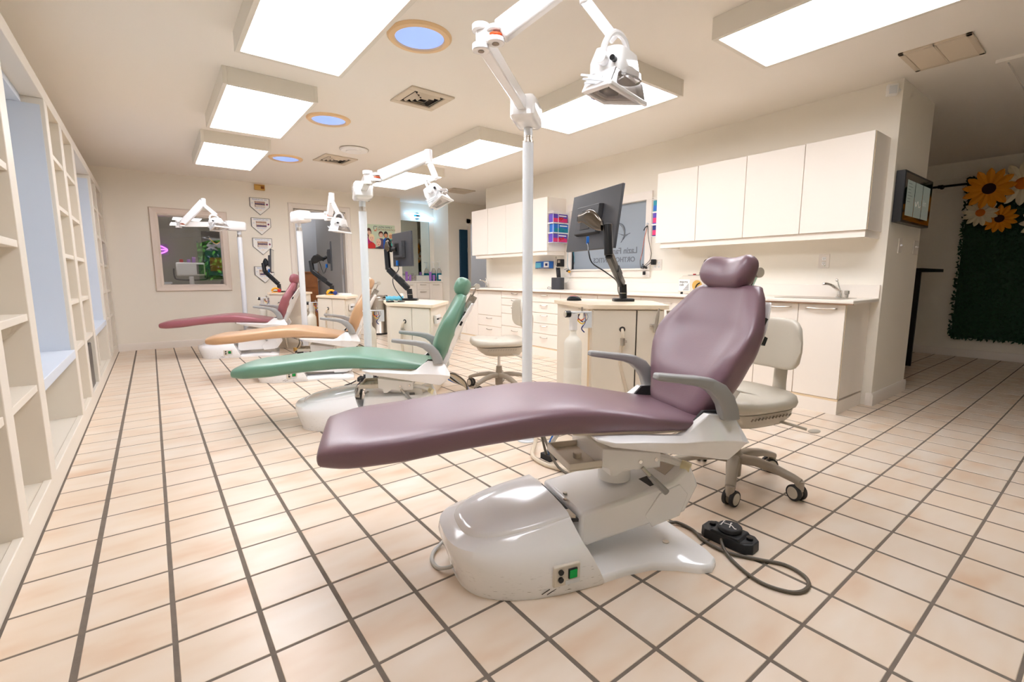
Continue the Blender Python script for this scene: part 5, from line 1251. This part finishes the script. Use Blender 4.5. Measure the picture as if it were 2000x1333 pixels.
# ------------------------------------------------------------------ hall: leaf wall with paper flowers, rod, counter
t = thing('leaf_wall', 'dark green artificial leaf wall panel in the hall', 'plant wall', (8.40, -1.0, 1.23))
obj('backing', B().box(-.02, .015, -.9, .86, -.98, .97), M['leaf'], t)
b = B()
for k in range(9000):
    y = random.uniform(-.92, .885); z = random.uniform(-1.0, .995); s = random.uniform(.018, .034); a = random.uniform(0, 2*pi); x = random.uniform(-.055, -.02)
    dy, dz = cos(a)*s, sin(a)*s; tx = random.uniform(-.02, .006)
    b.add([(x, y-dy, z-dz), (x+tx, y-dz*.35, z+dy*.35), (x-.004, y+dy, z+dz), (x+tx, y+dz*.35, z-dy*.35)], [(0, 1, 2, 3)])
lf = obj('leaves', b, M['leaf'], t, smooth=0); lf['kind'] = 'stuff'
M['fl_o'] = mat('orange_paper_petal', (240, 158, 26), .7); M['fl_w'] = mat('cream_paper_petal', (236, 226, 196), .7)
M['fl_c'] = mat('dark_brown_felt', (60, 22, 22), .8); M['fl_co'] = mat('orange_felt', (220, 120, 20), .8)
FX = [8.335, 8.30, 8.27, 8.33, 8.30, 8.265, 8.235]
def flower(y, z, r, n, kind, label):
    t = thing('paper_flower', label, 'flower', (FX.pop(), y, z), 0, 'paper flowers on the leaf wall')
    pm, cm = (M['fl_o'], M['fl_c']) if kind == 'o' else (M['fl_w'], M['fl_co'])
    first_ = None
    for k in range(n):
        a = 2*pi*k/n
        if first_ is None:
            w = r*.175; rg = []
            prof = [(0.12, .25), (.35, .7), (.6, 1.0), (.8, .85), (.93, .45), (1.0, .04)]
            vs_ = []
            for q, ww in prof:
                vs_ += [(-.02-.03*q, -w*ww, q*r), (-.035-.03*q, 0, q*r), (-.02-.03*q, w*ww, q*r)]
            fs = []
            for i in range(len(prof)-1): fs += [(3*i, 3*i+1, 3*i+4, 3*i+3), (3*i+1, 3*i+2, 3*i+5, 3*i+4)]
            first_ = obj('petal', B().add(vs_, fs), pm, t, smooth=0); md = first_.modifiers.new('s', 'SOLIDIFY'); md.thickness = .002; o = first_
        else: o = first_.copy(); COL.objects.link(o)
        o.rotation_euler = (a, 0, 0)
    obj('centre', B().ball((-.04, 0, 0), .022, r*.27, r*.27), cm, t)
flower(-.343, 2.045, .235, 13, 'o', 'big orange paper flower with dark centre, upper left of the leaf wall')
flower(-.61, 2.07, .25, 12, 'w', 'big cream paper flower cut by the right edge of the photo')
flower(-.286, 1.78, .165, 13, 'w', 'small cream paper flower, lowest left on the leaf wall')
flower(-.452, 1.697, .165, 13, 'o', 'small orange paper flower, lowest on the leaf wall')
flower(-1.05, 1.80, .28, 13, 'o', 'orange paper flower on the leaf wall right of the photo edge')
flower(-.82, 1.62, .2, 12, 'w', 'cream paper flower on the leaf wall right of the photo edge')
flower(-1.25, 1.5, .16, 13, 'w', 'small cream paper flower low on the hidden part of the leaf wall')
t = thing('curtain_rod', 'black curtain rod with a central joint on the hall wall', 'rod', (8.34, .35, 2.15))
obj('rod', B().cyl((0, -.48, 0), (0, .8, 0), .014).cyl((0, -.25, 0), (0, -.2, 0), .022), M['black'], t)
obj('bracket', B().cyl((0, -.225, 0), (.075, -.225, 0), .01).cyl((.07, -.225, 0), (.08, -.225, 0), .025), M['black'], t)
t = thing('bar_counter', 'high black topped counter end seen past the corner in the hall', 'counter', (7.6, .25, 0))
obj('top', B().box(-.52, .48, -.30, .3, 1.07, 1.11), M['black'], t, bevel=.003)
obj('end_panel', B().box(-.52, -.49, -.30, .3, 0, 1.07), M['black'], t, bevel=.002)
obj('front_panel', B().box(-.49, .2, .0, .03, 0, 1.07), M['wall'], t)
# ------------------------------------------------------------------ far wall
t = thing('thermostat', 'yellowed beige thermostat high on the far wall above the plaques', 'thermostat', (1.68, 6.8, 2.375))
obj('body', B().box(-.072, .072, -.03, 0, -.042, .042), M['tan_u'], t, bevel=.005)
obj('dial', B().box(.015, .06, -.034, -.03, -.022, .018), M['wood'], t, bevel=.002)
obj('vent_line', B().box(-.06, .06, -.0315, -.03, .026, .03), M['wood'], t)
M['photo'] = mat('team_photo_print', (120, 84, 72), .4, var=.6, vscale=40, vcol=(225, 200, 190))
for k, (x, z, bz, lb) in enumerate(((1.667, 2.09, 0, 'home-plate shaped white team plaque, topmost on the far wall'), (1.668, 1.79, 0, 'home-plate shaped white team plaque, second from the top'),
        (1.668, 1.485, 0, 'home-plate shaped white team plaque, third from the top'), (1.668, 1.05, 0, 'home-plate shaped white team plaque, lowest, behind the farthest monitor'))):
    t = thing('team_plaque', lb, 'plaque', (x, 6.8, z), 0, 'team plaques on the far wall')
    P = [(-.136, .125), (.136, .125), (.136, -.005), (0, -.13), (-.136, -.005)]
    obj('backing', B().prism(P, -.018, 0, 'y'), M['mon'], t, bevel=.002)
    obj('face', B().prism([(x_*.955, z_*.955) for x_, z_ in P], -.0195, -.0178, 'y'), M['paper'], t)
    obj('team_photo', B().box(-.072, .072, -.0208, -.0196, -.012, .075), M['photo'], t, smooth=0)
    for r_ in range(2):
        b = B(); b2 = B()
        for q in range(7):
            xx = -.058+.019*q+.008*r_; zz = .042-.03*r_
            b.ball((xx, -.0215, zz+.010), .0052, .001, .006, 6, 4); b2.box(xx-.007, xx+.007, -.0214, -.0209, zz-.017, zz+.003)
        obj('player_heads', b, mat('skin_print', (210, 160, 130), .6) if r_ == 0 and k == 0 else M['tan_u'], t); obj('player_shirts', b2, M['paper' if (k+r_) % 2 else 'navy'], t, smooth=0)
    obj('emblem', B().cyl((.1, -.0205, .035), (.1, -.0195, .035), .014), M['navy'], t); obj('emblem', B().cyl((.1, -.0208, .031), (.1, -.0204, .031), .008), M['red'], t)
    if k != 2: obj('emblem', B().cyl((-.104, -.0205, .045), (-.104, -.0195, .045), .012), M['pole'], t)
    text('lettering', 'FRANKLIN LOU 2021', .0225, M['blue'], t, (0, -.0197, .093), (R(90), 0, 0), ext=.0003, align='CENTER')
    text('lettering', 'Thank You Sponsor', .0165, M['blue'], t, (0, -.0197, -.034), (R(90), 0, 0), ext=.0003, align='CENTER')
    text('lettering', 'LAZIN', .014, M['amber'], t, (0, -.0197, -.06), (R(90), 0, 0), ext=.0003, align='CENTER')
# staff poster (drawn people)
M['pgreen'] = mat('pale_green_print', (208, 222, 196), .5)
SK = [mat('print_skin_a', (236, 196, 172), .6), mat('print_skin_b', (222, 160, 120), .6)]
HC = dict(br=mat('print_brown', (92, 52, 40), .6), bk=mat('print_black', (34, 30, 34), .6), bl=mat('print_blond', (238, 218, 176), .6), dr=mat('print_dark_clothes', (52, 54, 66), .6), rd=mat('print_red', (206, 44, 44), .6), bu=mat('print_blue', (30, 90, 190), .6), pu=mat('print_plum', (96, 76, 100), .6), mg=mat('print_magenta', (190, 40, 130), .6), te=mat('print_teal', (80, 190, 180), .6))
def poster(x0, z0, w, h, label, y=6.8, flip=1, ry=0):
    t = thing('staff_poster', label, 'poster', (x0, y, z0), ry)
    obj('board', B().box(0, w, -.012, 0, 0, h), M['pgreen'], t, bevel=.001)
    L_ = [0]
    def blob(nm, mt_, cx_, cz_, rx, rz, n=18):
        L_[0] += 1; y_ = -.012-.0004*L_[0]
        obj(nm, B().cyl((0, 0, 0), (0, 0, 0.0001), 1) if False else B().prism([(cx_*w+rx*w*cos(2*pi*i/n), cz_*h+rz*h*sin(2*pi*i/n)) for i in range(n)], y_-.0004, y_+.0003, 'y'), mt_, t, smooth=0)
    def poly(nm, mt_, P):
        L_[0] += 1; y_ = -.012-.0004*L_[0]; obj(nm, B().prism([(x*w, z*h) for x, z in P], y_-.0004, y_+.0003, 'y'), mt_, t, smooth=0)
    def person(cx_, cz_, s, skin, hair, shirt, long_=False, bald=False):
        poly('printed_shirt', HC[shirt], [(cx_-s*1.25, 0.002), (cx_-s*1.2, max(.01, cz_-s*2.6)), (cx_-s*.5, max(.02, cz_-s*1.7)), (cx_+s*.5, max(.02, cz_-s*1.7)), (cx_+s*1.2, max(.01, cz_-s*2.6)), (cx_+s*1.25, 0.002)])
        if not bald: blob('printed_hair', HC[hair], cx_, cz_+s*.25, s*.95, s*(1.9 if long_ else 1.55))
        blob('printed_face', SK[skin], cx_, cz_-s*.1, s*.72, s*1.3)
        if bald: blob('printed_face', SK[skin], cx_, cz_+s*.35, s*.74, s*1.05)
        if not bald: poly('printed_hair', HC[hair], [(cx_-s*.75, cz_+s*.5), (cx_-s*.6, cz_+s*1.35), (cx_+s*.1, cz_+s*1.6), (cx_+s*.7, cz_+s*1.1), (cx_+s*.75, cz_+s*.5), (cx_+s*.1, cz_+s*.85)])
        for e_ in (-.28, .28): blob('printed_eye', HC['dr'], cx_+s*e_, cz_+s*.1, s*.09, s*.14, 8)
        blob('printed_mouth', HC['rd'], cx_, cz_-s*.75, s*.2, s*.1, 8)
    person(.13, .66, .085, 0, 'br', 'mg', True); person(.03, .50, .08, 1, 'bk', 'mg', True)
    person(.52, .58, .085, 0, 'br', 'pu'); person(.68, .58, .075, 1, 'bk', 'bu', True); person(.84, .55, .08, 1, 'bl', 'te')
    person(.2, .42, .1, 0, 'bl', 'rd'); person(.42, .26, .115, 0, 'bk', 'dr', bald=True); person(.74, .24, .105, 0, 'bk', 'dr', True); person(.93, .3, .085, 0, 'br', 'pu')
    if ry == 0:
        text('lettering', 'LAZIN FAMILY', .043, M['bluedoor'], t, (w*.42, -.013, h*.87), (R(90), 0, 0), ext=.0003)
        text('lettering', 'ORTHODONTICS', .043, M['wood'], t, (w*.40, -.013, h*.765), (R(90), 0, 0), ext=.0003)
        obj('logo', B().tube([(w*.30, -.0135, h*.79), (w*.29, -.0135, h*.86), (w*.31, -.0135, h*.93), (w*.34, -.0135, h*.91), (w*.37, -.0135, h*.93), (w*.385, -.0135, h*.89)], .004, 5), M['bluedoor'], t)
        obj('logo', B().tube([(w*.30, -.0135, h*.79), (w*.32, -.0135, h*.72), (w*.34, -.0135, h*.78), (w*.365, -.0135, h*.72), (w*.385, -.0135, h*.86)], .004, 5), M['orange'], t)
    return t
poster(3.30, 1.515, .56, .425, 'printed group portrait poster on the far wall beside the monitor')
p2 = poster(0, 0, .52, .4, 'second group portrait picture on the alcove side wall', y=0)
p2.location = (3.99, 6.96, 1.5)
p2.rotation_euler = (0, 0, R(90)); p2.location = (3.986, 6.93, 1.5); p2.scale = (.5, 1, 1)
# lamp arm cables etc. behind farthest monitor
# ------------------------------------------------------------------ room behind window 1
def lipsh():
    P = [(-.16, 0), (-.07, .07), (-.02, .045), (.03, .07), (.14, 0), (.05, -.06), (-.05, -.06), (-.16, 0)]
    return B().tube([(x, 0, z) for x, z in P], .011, 8).tube([(-.13, 0, 0), (-.02, 0, .01), (.12, 0, 0)], .009, 8)
t = thing('neon_lips', 'violet neon lips sign glowing behind the far wall window', 'neon sign', (.37, 8.85, 1.485))
obj('neon_tube', lipsh(), M['neon'], t); obj('backer', B().box(-.18, .16, .03, .045, -.09, .1), M['clear'], t)
t = thing('imaging_screen', 'white console with screen on a stand in the room behind the far wall window', 'console', (.78, 8.0, 0))
obj('screen_body', B().box(-.2, .2, -.03, .03, 1.03, 1.25), M['whitem'], t, bevel=.02)
obj('display', B().box(.08, .18, -.034, -.03, 1.06, 1.22), M['mon'], t)
obj('bumper', B().tube([(-.23, 0, 1.15), (-.23, 0, 1.03), (-.17, 0, .97), (.17, 0, .97), (.23, 0, 1.03), (.23, 0, 1.15)], .012, 8), M['mon'], t)
obj('stand', B().cyl((0, 0, .05), (0, 0, 1.02), .035).box(-.2, .2, -.15, .15, 0, .05), M['whitem'], t, bevel=.01)
for x, z, c_ in ((-.12, 1.25, 'red'), (-.02, 1.25, 'purple'), (.05, 1.25, 'purple')):
    tt = tag(obj('desk_ornament', B().box(-.025, .025, -.02, .02, 0, .05 if x < 0 else .09), M[c_], loc=(.78+x, 8.0, z+.0003), bevel=.004), {-.12: 'red small ornament standing on the white console', -.02: 'purple cup-shaped ornament in the middle on the white console', .05: 'tall purple ornament at the right on the white console'}[x], 'ornament')
t = thing('wall_poster', 'dark framed poster in the room behind the far wall window', 'poster', (1.25, 8.9, 1.42))
obj('frame', B().box(-.22, .22, -.03, 0, -.42, .42), M['black'], t, bevel=.004)
obj('print', B().box(-.19, .19, -.033, -.03, -.38, .1), M['bluedoor'], t); obj('print', B().tube([(-.1, -.036, .3), (.0, -.036, .2), (.1, -.036, .25), (.15, -.036, .1)], .01, 5), M['amber'], t)
obj('print', B().box(-.12, .14, -.036, -.033, -.3, -.05), M['wood'], t)
t = thing('side_cabinet', 'low white cabinet in the room behind the far wall window', 'cabinet', (.30, 8.45, 0))
obj('body', B().box(-.2, .2, -.2, .2, 0, .90), M['whitem'], t, bevel=.006); obj('top', B().box(-.22, .22, -.22, .22, .90, .93), M['pole'], t)
t = thing('dresser', 'oak chest of drawers standing through the far doorway', 'dresser', (2.42, 7.72, 0))
obj('body', B().box(-.24, .24, -.2, .2, 0, 1.08), M['wood'], t, bevel=.006)
obj('top', B().box(-.26, .26, -.22, .22, 1.08, 1.11), M['wood'], t, bevel=.008)
for k in range(4):
    d_ = obj('drawer', B().box(-.21, .21, -.215, -.2, .08+.25*k, .30+.25*k), M['wood'], t, bevel=.004)
    obj('knob', B().ball((0, -.225, .19+.25*k), .014), M['nickel'], d_)
t = thing('landscape_picture', 'tall blue and green landscape picture inside the doorway', 'picture', (2.06, 8.5, 1.5))
obj('canvas', B().box(-.2, .2, -.02, 0, -.45, .45), M['cableb'], t); obj('print', B().box(-.2, .2, -.022, -.02, -.45, .1), M['tree'], t)
# ------------------------------------------------------------------ vanity alcove
t = thing('vanity', 'cream vanity unit with drawers under the mirror in the blue-lit alcove', 'vanity', (4.43, 7.0, 0))
obj('carcass', B().box(-.44, .435, -.13, .198, .08, .905), M['lam'], t)
obj('plinth', B().box(-.44, .435, -.08, .198, 0, .08), M['lam'], t)
obj('countertop', B().box(-.443, .437, -.15, .198, .905, .935), M['counter'], t, bevel=.005)
obj('upstand', B().box(-.443, .437, .18, .198, .935, 1.03).box(.42, .437, -.15, .18, .935, 1.03), M['counter'], t, bevel=.003)
for x0, x1, zz_ in ((-.43, -.13, [(.1, .9)]), (-.125, .14, [(.77, .9), (.6, .765), (.35, .595), (.1, .345)]), (.145, .43, [(.1, .9)])):
    for z0, z1 in zz_:
        f_ = obj('drawer' if z1-z0 < .3 else 'door', B().box(x0, x1, -.146, -.13, z0, z1), M['lam'], t, bevel=.003)
        obj('handle', B().tube([(x0+(x1-x0)*.25, -.146, z1-.035), (x0+(x1-x0)*.35, -.163, z1-.037), (x0+(x1-x0)*.65, -.163, z1-.037), (x0+(x1-x0)*.75, -.146, z1-.035)], .005, 6), M['nickel'], f_)
        if z1-z0 > .3: obj('raised_panel', B().box(x0+.06, x1-.06, -.149, -.146, z1-.28, z1-.07), M['lam'], f_, bevel=.004)
obj('basin', B().loft([[(x-.12, y+.02, z) for x, y in srect(a_, b_, .8, 24)] for z, a_, b_ in ((.935, .15, .1), (.938, .15, .1), (.936, .12, .08))]), M['whitem'], t)
t = thing('wall_mirror', 'large frameless mirror above the vanity in the alcove', 'mirror', (4.43, 7.2, 1.05))
obj('glass', B().box(-.435, .33, -.008, 0, 0, 1.05), M['mirror'], t, smooth=0)
obj('edge', B().box(.33, .335, -.009, 0, 0, 1.05).box(-.435, .335, -.009, 0, -.005, 0), M['teal'], t)
t = thing('vanity_light', 'modern wall lamp with two staggered glowing tubes above the alcove mirror', 'wall lamp', (4.51, 7.2, 2.20))
obj('backplate', B().cyl((0, 0, 0), (0, -.02, 0), .062, 28), M['teal'], t)
obj('light_bar', B().box(-.285, .17, -.075, -.055, .02, .035), M['vanlamp'], t, smooth=0)
obj('light_bar', B().box(-.14, .33, -.075, -.055, -.045, -.02), M['vanlamp'], t, smooth=0)
obj('arm', B().box(-.02, .02, -.055, -.018, -.045, .035), M['black'], t)
def cups(x, y, n, lb, col='purple', z0=.9353):
    t = thing('cup_stack', lb, 'cups', (x, y, z0), 0, 'stacked plastic cups on the vanity')
    for k in range(n): obj('cup', B().lathe([(.019, 0), (.026, .055), (.027, .058), (.025, .058), (.018, .003), (.001, .003)], (0, 0, .03*k), 16), M[col], t)
cups(4.13, 6.93, 5, 'leftmost tall stack of purple cups on the vanity')
cups(4.21, 6.95, 3, 'purple cup stack beside the chrome tap on the vanity')
cups(4.66, 6.98, 5, 'tall purple cup stack in the middle of the vanity')
cups(4.72, 6.95, 3, 'short purple cup stack right of the middle one')
cups(4.28, 7.0, 4, 'clear cup stack behind the vanity tap', 'clear')
cups(4.35, 7.02, 3, 'shorter clear cup stack on the vanity', 'clear')
cups(4.78, 7.0, 2, 'small clear cups before the blue mouthwash', 'clear')
t = thing('vanity_tap', 'chrome tap on the alcove vanity', 'tap', (4.17, 6.99, .9353))
obj('spout', B().tube([(0, 0, 0), (0, 0, .08), (0, -.04, .11), (0, -.08, .09)], .011, 10), M['chrome'], t); obj('lever', B().ball((.03, 0, .03), .02), M['chrome'], t)
for x, lb in ((4.83, 'left teal mouthwash pump bottle on the vanity'), (4.79, 'x')):
    if lb == 'x': continue
def pump(x, y, lb):
    t = thing('mouthwash_bottle', lb, 'bottle', (x, y, .9353), 0, 'mouthwash pump bottles')
    obj('liquid', B().loft([[(a, b_, z) for a, b_ in srect(.045*k, .036*k, .6, 20)] for z, k in ((0, .95), (.01, 1), (.13, 1), (.15, .97))]), M['tealliq'], t)
    obj('shoulder', B().loft([[(a, b_, z) for a, b_ in srect(.045*k, .036*k, .7, 20)] for z, k in ((.15, .96), (.2, .9), (.235, .5), (.25, .35), (.26, .35))]), M['clear'], t)
    obj('pump', B().cyl((0, 0, .25), (0, 0, .37), .006).cyl((0, 0, .255), (0, 0, .28), .017).bar((.02, 0, .37), (-.05, 0, .372), .014, .012), M['whitem'], t)
pump(4.76, 7.03, 'left teal mouthwash pump bottle on the vanity, nearer the purple cups')
pump(4.83, 6.93, 'right teal mouthwash pump bottle with a white label on the vanity')
tt = obj('label_print', B().box(-.035, .035, -.0375, -.0365, .03, .12), M['paper'], [o for o in bpy.data.objects if o.get('label', '').startswith('right teal')][0], smooth=0)
# corridor
t = thing('blue_door', 'dark blue door panel standing at the corridor wall beyond the alcove', 'door', (5.19, 6.6, 0))
obj('leaf', B().box(-.085, .085, -.045, 0, .01, 1.93), M['bluedoor'], t, bevel=.003)
obj('hinge', B().cyl((.085, -.045, .3), (.085, -.045, .38), .008).cyl((.085, -.045, 1.5), (.085, -.045, 1.58), .008), M['nickel'], t)
for x, z, w, h, c_, lb in ((5.62, 1.47, .16, .17, 'wood', 'brown framed picture in the room beyond the corridor'), (5.66, 1.15, .12, .12, 'blue', 'small blue and green portrait picture beyond the corridor')):
    t = thing('wall_picture', lb, 'picture', (x+.3, 8.6, z+.06))
    obj('frame', B().box(-w/2-.01, w/2+.01, -.02, 0, -h/2-.01, h/2+.01), M['wood'], t); obj('print', B().box(-w/2, w/2, -.022, -.02, -h/2, h/2), M[c_], t)
